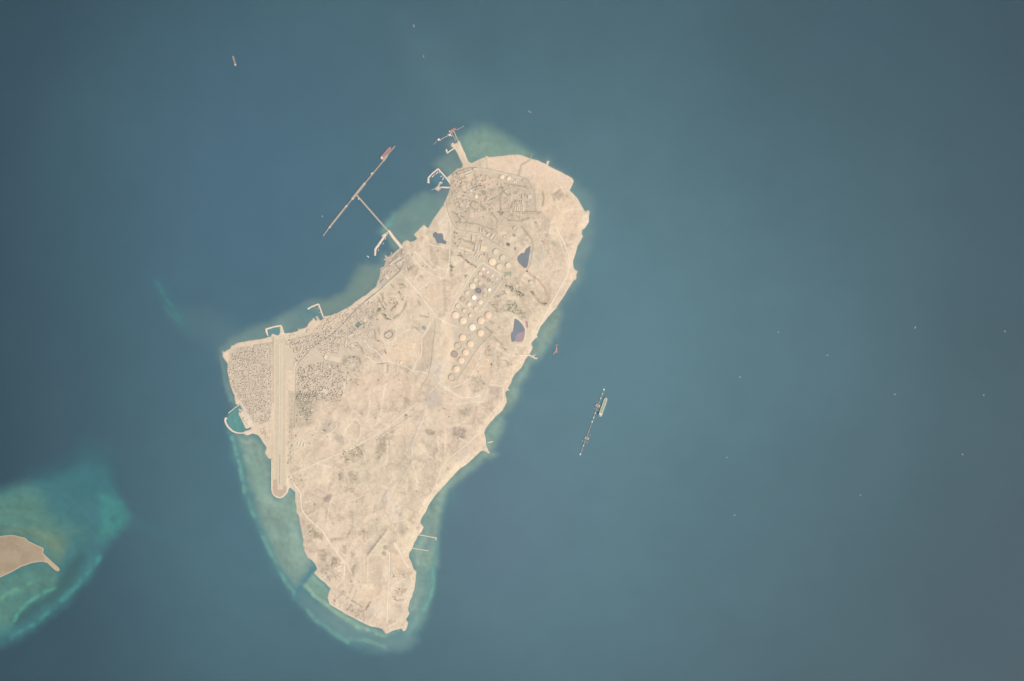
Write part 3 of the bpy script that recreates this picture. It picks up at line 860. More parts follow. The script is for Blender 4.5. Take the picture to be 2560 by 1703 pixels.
for q in ('J 560,560 590,560 575,760 560,760', 'J 600,600 640,640 620,700', 'J 640,740 720,760 680,800', 'J 780,930 840,880 850,910', 'J 860,480 800,530 820,540', 'J 1280,470 1300,530 1260,540', 'J 1180,600 1230,660 1220,680',
          'J 1100,850 1140,820 1120,980', 'J 760,1100 860,1080 860,1200 780,1190', 'J 930,1180 1000,1200 940,1290', 'J 830,220 1000,240 1000,360 900,280', 'J 740,20 820,0 820,110 750,120', 'J 900,20 1020,60 1030,120 920,90',
          'J 1600,580 1700,600 1680,660 1620,640', 'J 1780,540 1900,560 1880,590', 'J 1640,860 1720,850 1700,930', 'J 470,1180 580,1200 520,1320 450,1270', 'J 660,1250 740,1260 700,1360 650,1350', 'J 240,1380 320,1330 330,1380',
          'I 120,540 200,560 190,590', 'I 180,380 300,440 280,470 200,410', 'I 1100,400 1160,380 1160,440 1110,440', 'I 1120,860 1160,820 1220,930 1180,900', 'I 1430,1020 1470,1090 1440,1100', 'I 1520,1220 1610,1240 1580,1280 1530,1260',
          'I 1210,1330 1270,1350 1240,1370', 'I 540,1240 590,1250 570,1310', 'I 880,200 980,240 960,310 890,320', 'I 690,700 760,620 780,660 720,740', 'I 1200,150 1280,160 1260,260 1180,250', 'I 2230,150 2290,170 2270,200',
          'I 1980,560 2060,560 2060,640', 'I 1660,820 1720,830 1680,880', 'E 350,1040 440,1060 420,1110 350,1110', 'E 850,1010 910,1020 880,1060', 'E 960,830 1040,870 1060,910 990,880', 'E 720,260 800,260 780,320', 'E 840,330 890,350 870,390',
          'D 1620,240 1720,260 1700,330 1630,300', 'D 1460,680 1500,700 1490,780 1450,740', 'D 1100,640 1140,660 1120,720', 'D 1320,820 1400,830 1390,860', 'D 1560,360 1600,380 1590,440', 'A 1640,860 1700,840 1780,870 1820,930 1740,900 1680,900',
          'K 800,400 830,420 820,450', 'K 540,320 660,300 650,330 560,350', 'K 540,520 620,540 600,570', 'K 1480,540 1640,540 1600,600 1500,570', 'K 1400,770 1560,770 1540,820 1420,810', 'K 860,880 980,940 960,1000 870,950', 'H 1290,1040 1350,1020 1340,1100', 'H 1560,980 1600,1040 1570,1080', 'H 1240,1500 1310,1560 1260,1567'):
    paint(q, (184, 171, 152), .55, 2.0, 2.5, len(q) % 11, .8)
# grey silt settled behind the straight dam, thickest at its low end
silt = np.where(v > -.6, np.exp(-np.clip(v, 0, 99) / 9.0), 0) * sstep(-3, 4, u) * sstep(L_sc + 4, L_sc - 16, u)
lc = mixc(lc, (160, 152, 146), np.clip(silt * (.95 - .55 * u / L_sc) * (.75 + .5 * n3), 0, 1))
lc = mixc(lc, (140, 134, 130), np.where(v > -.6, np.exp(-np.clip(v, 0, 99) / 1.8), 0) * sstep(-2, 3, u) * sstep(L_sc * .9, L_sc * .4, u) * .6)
# wadis, fence lines and bunds
for q, c_, w_ in (('H 1100,330 1190,260 1240,180', (178, 170, 150), 1), ('H 970,620 1060,600 1100,520 1040,500 960,540 970,620', (186, 176, 160), 1.2),
                  ('D 1200,40 1280,150 1350,230 1350,290', (172, 160, 146), .9), ('D 1300,720 1440,820 1540,940 1570,1040', (192, 168, 150), 1.2),
                  ('A 1205,655 1240,530 1330,475', (176, 164, 148), .9), ('A 825,440 840,560', (200, 182, 162), .8),
                  ('A 1490,850 1505,930 1490,1010', (172, 160, 144), 1.6), ('A 1625,880 1695,825', (164, 154, 142), 1.0), ('A 1600,880 1630,950', (186, 168, 152), 1),
                  ('A 530,1135 580,1155', (150, 144, 136), .9), ('A 1180,1080 1400,1080 1470,1090', (180, 168, 150), 1),
                  ('J 250,590 290,620 390,560', (184, 170, 150), .8), ('J 1110,850 1130,930 1110,990', (186, 172, 152), .9),
                  ('K 880,190 830,290 850,350', (180, 168, 150), 1), ('J 940,1480 960,1390 1000,1370', (184, 170, 150), 1),
                  ('K 820,710 980,810', (172, 162, 142), 1), ('K 1090,740 1030,850', (176, 166, 148), 1.6), ('K 890,570 820,700', (176, 164, 146), .8),
                  ('K 840,480 790,600', (186, 172, 152), .8), ('K 780,800 740,850', (176, 164, 146), .8), ('K 1000,900 1000,1040', (186, 170, 152), .7),
                  ('F 560,740 540,870 530,930', (184, 174, 156), .8), ('F 270,890 400,930 490,945', (182, 170, 152), .9), ('F 560,730 830,690', (180, 172, 156), .9),
                  ('F 1010,620 1060,770 1180,950', (178, 168, 152), .8), ('F 845,610 845,1567', (190, 176, 158), .7), ('F 1400,350 1300,470', (186, 174, 156), .8),
                  ('G 2050,440 2120,500 2110,620', (202, 180, 160), .8), ('C 1240,960 1260,1380', (200, 182, 162), 3.5), ('C 1530,680 1480,960 1400,1140', (206, 188, 168), .9),
                  ('I 880,200 960,310', (186, 170, 152), .8), ('I 910,190 980,260', (188, 172, 154), .7), ('E 670,340 760,420', (176, 164, 146), 1), ('E 790,480 910,590 970,680', (184, 170, 152), 1.5),
                  ('D 720,1160 830,1250 900,1300', (186, 172, 154), 1.2), ('H 1440,70 1480,140', (184, 172, 156), 1)):
    stroke(q, c_, w_, .75)
# pale beach rim and dark tidal edge
lc = mixc(lc, (230, 211, 187), sstep(2 + 7 * fbm(LX, LY, 25, 2, 79), 1.0, lsd) * sstep(.4, .62, fbm(LX, LY, 30, 3, 77)) * .8)
lc = mixc(lc, (200, 184, 164), sstep(4.0, .8, lsd) * sstep(.52, .64, fbm(LX, LY, 16, 3, 83)) * .6)
lc = mixc(lc, (176, 172, 156), sstep(1.2, -.5, lsd) * .55)
lc = lc * (1 + (n4 - .5)[:, None] * .2)
lc = np.clip(lc, .01, .85)

wl = W(np.stack([LX, LY], 1))
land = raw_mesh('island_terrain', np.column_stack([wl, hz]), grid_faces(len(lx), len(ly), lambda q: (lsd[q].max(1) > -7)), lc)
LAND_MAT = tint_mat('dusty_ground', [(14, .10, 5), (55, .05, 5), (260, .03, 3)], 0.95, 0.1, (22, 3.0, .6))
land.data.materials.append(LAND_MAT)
tag(land, 'large sandy tan island with ridges and flat coastal plains', 'island', kind='structure')

# ------------------------------------------------------------------ the small sandy islet
ix = np.arange(-140, 160, 2.5)
iy = np.arange(1325, 1475, 2.5)
IX, IY = [a.ravel() for a in np.meshgrid(ix, iy)]
isd = sdf(IX, IY, ISLET_R)
ih = np.where(isd < 0, np.maximum(isd * 1.6, -12), np.minimum(isd * 1.2, 2.5) + sstep(4, 40, isd) * 3) + sstep(2, 12, isd) * (fbm(IX, IY, 14, 4, 5) - .5) * 5
ic = alb(173, 157, 137)[None, :] * np.ones((len(IX), 1))  # base sand darkened, lens vignetting put into its colour
ic = mixc(ic, (162, 146, 128), sstep(.45, .7, fbm(IX, IY, 30, 4, 6)) * .7)
ic = mixc(ic, (196, 176, 152), sstep(3.4, 1.2, isd) * .9)
ic = mixc(ic, (194, 174, 148), area_mask(IX, IY, P('L 345,760 400,800 480,870 440,890 360,815'), 3) * .9)
islet = raw_mesh('islet_terrain', np.column_stack([W(np.stack([IX, IY], 1)), ih]), grid_faces(len(ix), len(iy), lambda q: isd[q].max(1) > -6), ic)
islet.data.materials.append(LAND_MAT)
tag(islet, 'low sandy islet with a spit, cut by the picture edge', 'islet', kind='structure')


# ------------------------------------------------------------------ draped strips and sheets: roads, runway, ponds
def strip(name, poly, width, material, lift=1.2, skirt=4.0, label=None, cat='road', closed_z=None, smooth_z=True):
    pts = P(poly) if isinstance(poly, str) else poly
    r = []
    for i in range(len(pts) - 1):
        L = np.hypot(*(pts[i + 1] - pts[i]))
        k = max(1, int(L / 3.0))
        r += [pts[i] + (pts[i + 1] - pts[i]) * j / k for j in range(k)]
    r.append(pts[-1])
    r = np.array(r)
    for _ in range(2):                                        # ease the corners
        r[1:-1] = (r[:-2] + 2 * r[1:-1] + r[2:]) / 4
    d = np.gradient(r, axis=0)
    d /= np.hypot(d[:, 0], d[:, 1])[:, None] + 1e-9
    n = np.stack([-d[:, 1], d[:, 0]], 1)
    wv = width * (1 + .12 * (fbm(r[:, 0], r[:, 1], 12, 2, 13) - .5))
    cols = [r + n * (wv * t)[:, None] for t in (-.5, -.25, 0, .25, .5)]
    if closed_z is None:
        zz = [np.maximum(zat(c[:, 0], c[:, 1]), .8) for c in cols]
        zc = np.maximum.reduce(zz) + lift
    else:
        zc = np.full(len(r), closed_z)
    v = []
    for c, zo in ((cols[0], -skirt), (cols[0], 0), (cols[2], .15), (cols[4], 0), (cols[4], -skirt)):
        w = W(c)
        v.append(np.column_stack([w, zc + zo]))
    k = len(r)
    v = np.concatenate(v)
    f = [(a * k + i, a * k + i + 1, (a + 1) * k + i + 1, (a + 1) * k + i) for a in range(4) for i in range(k - 1)]
    f = [q[::-1] for q in f]
    o = mesh_obj(name, v, f, material)
    tag(o, label, cat, kind='structure')
    return o


def sheet(name, poly, material, lift=1.0, wob=0.0, label=None, cat=None, kind='structure', seed=1, level=True, z=None):
    pts = P(poly) if isinstance(poly, str) else poly
    if wob:
        pts = rough_outline(pts, wob, 3.0, seed)
    zz = np.maximum(zat(pts[:, 0], pts[:, 1]), 1.0)
    if z is None:
        c = pts.mean(0)
        z = max(np.percentile(zz, 70), float(zat(c[0], c[1]))) + lift
    mb = MB().prism(W(pts), z - 6, z)
    o = mb.build(name, material)
    tag(o, label, cat, kind=kind)
    return o, z


LIGHT_ROAD = mat('pale_gravel_road', (239, 223, 202), .07, 40)
ASPHALT = mat('worn_asphalt_road', (186, 176, 160), .10, 60)
DARKROAD = mat('tree_lined_road', (168, 164, 150), .12, 30)
TRACK = mat('dirt_track', (234, 216, 193), .08, 40)
PIPES = mat('pipe_corridor', (208, 196, 180), .10, 25)

ROADS = [
    ('F 1195,1030 1240,950 1300,890 1400,770 1480,710 1590,640 1700,570 1830,450 1930,340 2050,210 2160,110 2350,-30', 2.2, 'DARKROAD', 'dark tree-lined coast road leading from the airport through the town'),
    ('C 20,1310 100,1230 290,1090 420,960 600,800 640,720', 2.6, 'DARKROAD', 'dark road along the waterfront north of the town beach'),
    ('C 60,1292 280,1116 430,985 600,838', 1.5, 'LIGHT_ROAD', 'pale service road running just inland of the dark waterfront road'),
    ('C 600,838 690,930 760,1020 860,1130 970,1280 1080,1420 ; H 1690,285 1830,380', 2.6, 'LIGHT_ROAD', 'broad pale road from the waterfront junction down to the tank farm'),
    ('C 735,570 800,660 860,720 960,800 1120,890 1220,920 1270,890 1300,760 1318,600 1328,400 1338,220 1330,100', 2.6, 'TRACK', 'sandy road looping from the causeway past the western pond'),
    ('C 790,530 860,570 960,690 1090,800', 2.0, 'LIGHT_ROAD', 'pale pipeline road crossing the yard behind the causeway'),
    ('C 860,1095 960,1030 1060,945', 2.0, 'LIGHT_ROAD', 'short pale road below the earthworks yard'),
    ('C 800,1000 805,930 850,880 930,835', 2.6, 'LIGHT_ROAD', 'pale curved haul road around the earthworks yard'),
    ('A 350,950 375,1080 420,1200 480,1290 600,1310 740,1330 870,1410 1060,1530', 2.0, 'ASPHALT', 'grey road curving south of the northern refinery blocks'),
    ('A 340,960 360,1090 405,1210', 1.6, 'LIGHT_ROAD', 'pale shore road above the northwest beach'),
    ('A 640,560 830,570 1000,610 1200,655 1320,700 1400,860 1410,1080', 1.8, 'ASPHALT', 'grey road edging the reclaimed northern sand plain'),
    ('A 975,640 960,740 985,900 990,1080', 1.6, 'ASPHALT', 'straight grey road down the middle of the northern works'),
    ('D 1700,20 1760,150 1830,290 1890,440 1905,540 1880,740 1810,880 1700,1070 1580,1290 1480,1480 1440,1560 ; E 1370,500 1320,600', 3.0, 'LIGHT_ROAD', 'wide pale coast road along the eastern shore'),
    ('E 1290,760 1120,765 1000,740 900,700 830,640', 2.2, 'LIGHT_ROAD', 'pale road climbing inland from the small eastern spit'),
    ('E 1180,590 1060,630 960,640 860,600', 1.8, 'TRACK', 'sandy track skirting the foot of the crescent pond'),
    ('I 2345,60 2345,200 2330,330 2200,480 2050,670 1980,740 1760,930 1480,1150 1430,1250 1330,1560 ; J 2150,220 2090,400 1960,640 1900,750', 3.2, 'TRACK', 'sandy coast road along the southeastern shore'),
    ('H 1620,380 1590,480 1500,610 1500,740 1495,870 1410,980 1375,1100', 2.2, 'LIGHT_ROAD', 'pale road winding past the round blue reservoir'),
    ('H 1380,480 1440,540 1490,605', 1.4, 'LIGHT_ROAD', 'thin pale track joining the winding road from the northwest'),
    ('H 640,640 730,760 820,800 900,890 935,970', 2.6, 'LIGHT_ROAD', 'pale road dropping from the town to the inland junction'),
    ('H 690,880 800,985 1000,965 1120,990 1300,1060 1380,1120 1480,1105 1590,1150', 2.2, 'LIGHT_ROAD', 'pale inland road passing the two small white tanks'),
    ('H 1690,340 1700,460 1660,750 1640,980 1600,1160 1500,1330 1480,1390', 2.2, 'ASPHALT', 'grey road down the western side of the tank farm'),
    ('H 1740,1280 1900,1400 2080,1500 2280,1490 2357,1468', 2.4, 'LIGHT_ROAD', 'bright pale road bending below the southernmost tanks'),
    ('E 660,640 620,680 580,830 440,1090 380,1150 200,1230', 2.4, 'LIGHT_ROAD', 'pale road east of the southern tank row'),
    ('E 750,455 600,600 480,760 380,920 240,1130', 1.5, 'ASPHALT', 'straight dark service road beside the southern tank row'),
    ('E 800,650 800,800 790,1000 740,1100 690,1250 620,1400', 2.0, 'PIPES', 'pinkish pipeline corridor running south from the crescent pond'),
    ('E 0,210 60,265 280,350', 2.0, 'LIGHT_ROAD', 'short pale road entering the tank farm from the west'),
    ('D 640,580 590,590 480,720 380,900 250,1110 160,1300', 2.6, 'TRACK', 'sandy road along the western edge of the middle tanks'),
    ('D 640,580 760,650 860,710 945,790 880,900 780,1050 690,1160 600,1300', 2.6, 'TRACK', 'sandy road looping around the middle tanks'),
    ('D 230,1140 330,1180 430,1240 560,1300 700,1240', 2.0, 'TRACK', 'sandy cross road between the middle and southern tanks'),
    ('D 560,860 640,930 700,990', 1.4, 'TRACK', 'thin sandy lane between the small ringed tanks'),
    ('I 1190,330 1170,420 1150,520 1080,640 1030,800 980,900 985,980 990,1060 1000,1150 900,1300 700,1510 ; J 1400,370', 3.0, 'PIPES', 'grey pipeline road running south down the middle of the island'),
    ('I 1205,380 1165,540 1100,650 1045,810 1000,910 1005,1060', 1.5, 'LIGHT_ROAD', 'pale track hugging the east side of the pipeline road'),
    ('J 1400,370 1440,600 1520,740 1535,900 1530,1100 1515,1300 1505,1567', 2.8, 'PIPES', 'grey pipeline road continuing past the southern tank pad'),
    ('G 1110,1215 1400,1090 1700,960 2000,830 2200,720 2350,640', 2.2, 'LIGHT_ROAD', 'pale road from the runway end across the central plain'),
    ('I 480,750 700,590 900,430 1080,270', 2.0, 'LIGHT_ROAD', 'pale straight road rising to the central junction'),
    ('I 280,800 420,720', 1.4, 'LIGHT_ROAD', 'short pale parallel track on the central plain'),
    ('I 500,790 640,690 760,620 880,540 1080,400', 1.3, 'ASPHALT', 'dark track following the scrub belt to the central junction'),
    ('J 30,40 100,200 180,300 200,550 300,690 470,830 590,1000 720,1180 830,1340 840,1400 820,1540', 2.8, 'LIGHT_ROAD', 'pale road down the southwestern side of the island'),
    ('J 480,830 570,960 640,1080 760,1230 880,1380 940,1500', 3.2, 'TRACK', 'broad sandy road heading to the southern plain'),
    ('J 660,350 600,560 570,700 580,800', 1.4, 'TRACK', 'sandy track along the inner southwestern ridge'),
    ('J 970,410 1080,360 1230,305', 1.6, 'TRACK', 'faint sandy track over the central ridge'),
    ('J 1580,730 1720,710 1770,640', 1.5, 'LIGHT_ROAD', 'short pale road east of the pipeline junction'),
    ('K 1380,0 1375,300 1365,560 1350,760 1340,1050', 2.6, 'LIGHT_ROAD', 'long straight pale strip down the southern plain'),
    ('K 1360,560 1280,700 1200,830 1130,1000', 1.6, 'LIGHT_ROAD', 'pale branch track on the southern tip'),
    ('K 720,300 705,390 640,460 580,530', 2.2, 'LIGHT_ROAD', 'pale road to the southwestern cove'),
    ('K 870,585 790,740 750,830', 1.8, 'LIGHT_ROAD', 'pale avenue among the southern housing plots'),
    ('K 1690,490 1620,600 1560,660 1440,720', 1.5, 'LIGHT_ROAD', 'pale track near the southeastern cliffs'),
    ('K 1560,1000 1440,1060 1350,1100', 1.5, 'LIGHT_ROAD', 'pale track across the southern headland'),
    ('J 1560,1040 1620,1120 1680,1260 1780,1420', 3.0, 'LIGHT_ROAD', 'broad pale scraped strip east of the southern tank pad'),
    ('F 1060,650 1200,620 1400,580 1420,540', 1.4, 'ASPHALT', 'grey street skirting the head of the runway'),
    ('F 1480,730 1560,860 1600,950 1850,1000', 1.6, 'ASPHALT', 'grey street on the west side of the walled pale lot'),
    ('F 1860,480 1830,680 1790,860', 1.4, 'ASPHALT', 'straight grey street between the planned housing rows'),
    ('F 1180,1030 1175,1200 1170,1567 ; G 1160,300 1155,520', 1.6, 'ASPHALT', 'grey road along the east edge of the airfield'),
    ('G 640,480 720,440 780,415', 1.4, 'ASPHALT', 'short grey street from the western harbour to the runway'),
    ('G 370,160 430,260 500,400 560,520', 1.8, 'LIGHT_ROAD', 'pale quayside road behind the western harbour'),
    ('G 1780,450 1770,540 1700,600 1600,640', 1.6, 'LIGHT_ROAD', 'curved pale drive around the walled compound east of the runway'),
    ('I 1010,1150 1040,1260 1080,1400 1080,1560', 1.7, 'LIGHT_ROAD', 'pale track branching south from the pipeline road'),
    ('I 1440,0 1600,110 1720,200 1880,200 2000,170', 2.0, 'LIGHT_ROAD', 'bright pale road ending near the southeastern scrub'),
    ('I 1380,20 1300,90 1260,140', 1.5, 'LIGHT_ROAD', 'short pale spur into the grey gravel yard'),
    ('D 1370,480 1440,560 1500,640', 1.5, 'LIGHT_ROAD', 'pale track beside the eastern pond'),
    ('D 1490,260 1530,370 1490,480 1530,640', 1.4, 'LIGHT_ROAD', 'pale winding track between the pond and the eastern coast road'),
    ('D 1380,300 1360,460 1330,600 1290,680', 1.5, 'ASPHALT', 'grey dam road along the east bank of the eastern pond'),
    ('E 1080,190 1160,220 1220,290 1260,370 1265,450 1250,520 1225,565', 2.4, 'LIGHT_ROAD', 'pale curved dam road around the crescent pond'),
]
_rm = {'LIGHT_ROAD': LIGHT_ROAD, 'ASPHALT': ASPHALT, 'DARKROAD': DARKROAD, 'TRACK': TRACK, 'PIPES': PIPES}
for i, (poly, w, m, lab) in enumerate(ROADS):
    strip('road', poly, w * .88, _rm[m], 1.0 + .09 * (i % 9), label=lab)

# runway
strip('runway_verge', 'F 948,640 950,1100 950,1567 ; G 945,700 945,1400', 26, mat('graded_runway_verge', (214, 197, 171), .05, 80), .6,
      label='wide graded sandy verge on both sides of the runway', cat='verge', closed_z=9.5)
strip('apron', 'F 1060,720 1090,900 1090,1100', 21, mat('apron_concrete', (216, 199, 177), .05, 60), .8,
      label='pale concrete aircraft apron beside the runway', cat='apron', closed_z=9.9)
rw = strip('runway', 'F 955,690 955,1100 955,1567 ; G 950,700 940,1440', 8.5, mat('runway_pavement', (219, 203, 182), .06, 50), 1.2,
           label='long straight paved runway crossing the west of the island', cat='runway', closed_z=10.5)
for q, nm in (('F 932,700 932,1567 ; G 925,880', 'edge_stripe'), ('F 975,700 975,1567 ; G 970,880', 'edge_stripe')):
    st = strip(nm, q, 2.2, mat('pale_runway_shoulder', (224, 207, 185), .04, 60), closed_z=11.0)
    for k_ in ('label', 'category', 'kind'):
        if k_ in st:
            del st[k_]
    st.parent = rw
st = strip('centre_stripe', 'F 956,700 956,1567 ; G 945,900', .9, mat('dark_runway_centre', (205, 190, 171), .05, 40), closed_z=11.1)
for k_ in ('label', 'category', 'kind'):
    if k_ in st:
        del st[k_]
st.parent = rw
st = strip('centre_stripe', 'G 942,920 938,1360', 2.4, mat('tyre_marked_runway', (190, 174, 160), .06, 40), closed_z=11.15)
for k_ in ('label', 'category', 'kind'):
    if k_ in st:
        del st[k_]
st.parent = rw
sheet('overrun', 'G 850,1290 900,1290 905,1440 990,1440 1000,1380 1040,1400 1030,1470 980,1530 930,1545 870,1520 840,1460', mat('brown_overrun', (200, 178, 158), .06, 40), 0, .5,
      'brown rounded overrun at the seaward end of the runway', 'overrun', z=10.2)
strip('overrun_road', 'G 822,1000 820,1440 845,1510 885,1545 940,1560 1000,1535 1040,1480 1060,1420 1050,1250', 2.0, LIGHT_ROAD, closed_z=10.9,
      label='pale perimeter track curving round the seaward end of the runway')


# ponds
def pond_mat(name, rgb):
    m, nt, b = new_mat(name, .25, .4)
    v = nt.nodes.new('ShaderNodeRGB')
    v.outputs[0].default_value = (*alb(rgb), 1)
    nt.links.new(noise_mul(nt, v.outputs[0], [(120, .06, 3)]), b.inputs['Base Color'])
    return m


DARKWATER = pond_mat('dark_pond_water', (133, 140, 146))
sheet('pond', 'C 1078,262 1112,234 1152,260 1210,258 1228,298 1226,336 1250,362 1280,378 1262,416 1215,410 1190,402 1146,408 1122,376 1106,334 1078,302', DARKWATER, .8, .5,
      'dark blue irregular pond near the northwest shore behind the causeway', 'pond', z=BASINS['west'])
sheet('pond', 'D 1335,320 1330,400 1310,500 1290,620 1270,648 1235,645 1200,615 1165,580 1140,530 1145,480 1195,430 1245,425 1255,380 1290,350', pond_mat('grey_pond_water', (138, 144, 148)), .8, .5,
      'dark grey pond tapering to the north, east of the largest tanks', 'pond', z=BASINS['grey'])
sheet('pond', 'D 1265,690 1280,680 1297,690 1292,706 1275,712 1264,704', pond_mat('teal_pool', (126, 138, 142)), .8, 0, 'tiny round dark pool just below the grey pond', 'pond', z=BASINS['tiny'])
p3, z3 = sheet('pond', 'E 1100,210 1160,245 1210,300 1245,360 1252,430 1240,500 1220,550 1150,560 1100,550 1060,560 1045,500 1045,440 1075,400 1085,320', pond_mat('blue_pond_water', (138, 146, 153)), .8, .4,
               'crescent-sided pond behind a curved dam, half blue half mauve', 'pond', z=BASINS['crescent'])
sheet('pond_bloom', 'E 1102,550 1108,480 1150,432 1250,395 1252,430 1240,500 1220,548 1150,556', pond_mat('mauve_pond_water', (178, 156, 162)), 0, .3,
      'mauve shallow half of the crescent-sided pond', 'water', z=z3 + .4)
sheet('salt_pan', 'E 1255,250 1290,250 1300,330 1288,370 1268,330', mat('magenta_salt_crust', (192, 150, 158), .08, 20), .8, .3, 'narrow magenta strip of salt crust outside the curved dam', 'salt pan', z=BASINS['salt'])
sheet('pond', 'D 975,290 985,278 1010,276 1030,296 1030,318 1012,332 990,322 976,306', pond_mat('navy_pool', (128, 131, 140)), 1.2, .2, 'small round navy pool in a pale ring north of the large tanks', 'pond', z=BASINS['navy'])
sheet('pond', 'D 1095,345 1115,340 1125,360 1105,390 1090,380', pond_mat('murky_pool', (158, 152, 148)), 1.0, .3, 'small murky puddle between navy pool and grey pond', 'pond', z=BASINS['murky'])
sheet('sports_pitch', 'H 510,435 570,375 615,420 555,480', mat('teal_pitch', (136, 152, 150), .05, 30), 1.2, 0, 'teal diamond-shaped sports pitch in the middle of the town', 'sports pitch', z=BASINS['pitch'])
sheet('settling_basin', 'D 945,710 1045,700 1055,750 950,765', mat('green_basin', (176, 174, 152), .05, 30), 1.2, 0, 'grey-green rectangular basin south of the five-tank cluster', 'basin', z=BASINS['basin'])
sheet('swimming_pool', 'G 1575,555 1590,545 1622,572 1612,585 1580,570', mat('teal_pool_cover', (134, 148, 142), .05, 30), 1.2, 0, 'small teal rectangular pool in the walled compound east of the runway', 'pool', z=BASINS['pool'])
sheet('walled_lot', 'F 1690,890 1840,915 1830,985 1680,950', mat('pale_lot_surface', (226, 207, 184), .04, 40), 1.4, 0, 'pale walled rectangular lot at the south end of the housing rows', 'lot', z=BASINS['lot'])

# ------------------------------------------------------------------ oil storage tanks
STEEL = mat('galvanised_stair', (190, 186, 178), .05, 10)
BUND = mat('earth_bund', (219, 203, 181), .08, 15)
SHELLS = {}


def tank(x, y, r, rgb, kind, label, name='storage_tank', height=None, bund=True, pad=None):
    """kind: cone (fixed roof), float (roof just under the rim), low (roof sunk deep), empty (no roof)"""
    k = r * MPP
    z = float(zat(x, y)) - .5
    H = height or (8 + k * .10)
    wx, wy = W([(x, y)])[0]
    t = root(name, wx, wy, z, label=label, cat='storage tank', group='oil storage tanks')
    seg = 48 if k > 25 else 28
    m = M(rgb, var=.08, scale=26, rough=.6, spec=.3)
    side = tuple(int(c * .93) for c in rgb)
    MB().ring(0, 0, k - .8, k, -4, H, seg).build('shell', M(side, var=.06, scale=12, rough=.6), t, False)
    g = MB().ring(0, 0, k, k + 1.4, H - 1.8, H - 1.2, seg)
    g.build('wind_girder', m, t)
    if kind == 'cone':
        rf = MB().cone(0, 0, k - .3, H, H + k * .10 + 1, seg).build('roof', m, t, False)
        MB().cyl(0, 0, 2.2, H + k * .1, H + k * .1 + 2.6, 10).build('vent', STEEL, rf)
    elif kind != 'empty':
        zr = H - (2.5 if kind == 'float' else 7.5)
        rf = MB().cyl(0, 0, k - .9, zr - .8, zr, seg).build('roof', m, t, False)
        MB().ring(0, 0, k * .80, k - 1.2, zr, zr + .9, seg).build('pontoon', M(tuple(int(c * .97) for c in rgb), var=.05, scale=12), rf)
        MB().bar((k * .95 * math.cos(2), k * .95 * math.sin(2)), (k * .2, -k * .1), 2.2, zr + .4, zr + 1.5).build('roof_ladder', STEEL, rf)
    # spiral stair
    sv, sf = [], []
    n = 14
    for i in range(n + 1):
        a = .6 + i * .09 * min(1.6, 30 / k + .5)
        for rr in (k + .1, k + 2.2):
            sv.append((rr * math.cos(a), rr * math.sin(a), H * i / n + .2))
    for i in range(n):
        sf.append((2 * i, 2 * i + 1, 2 * i + 3, 2 * i + 2))
    mesh_obj('stair', sv, sf, STEEL, t)
    if bund:
        b = MB()
        R = k * 1.0 + 11
        q = len(b.v)
        nb = 40
        for i in range(nb):
            a = 2 * math.pi * i / nb
            ca, sa = math.cos(a), math.sin(a)
            zg = float(zat(x + R * ca / MPP, y - R * sa / MPP)) - z
            for dr, dz in ((-3.5, -3), (-.7, 2.0), (.7, 2.0), (3.5, -3)):
                b.v.append(((R + dr) * ca, (R + dr) * sa, zg + dz))
        for i in range(nb):
            p_, q_ = 4 * i, 4 * ((i + 1) % nb)
            for e in range(3):
                b.f.append((p_ + e, q_ + e, q_ + e + 1, p_ + e + 1))
        b.build('bund_wall', pad or BUND, t)
    return t


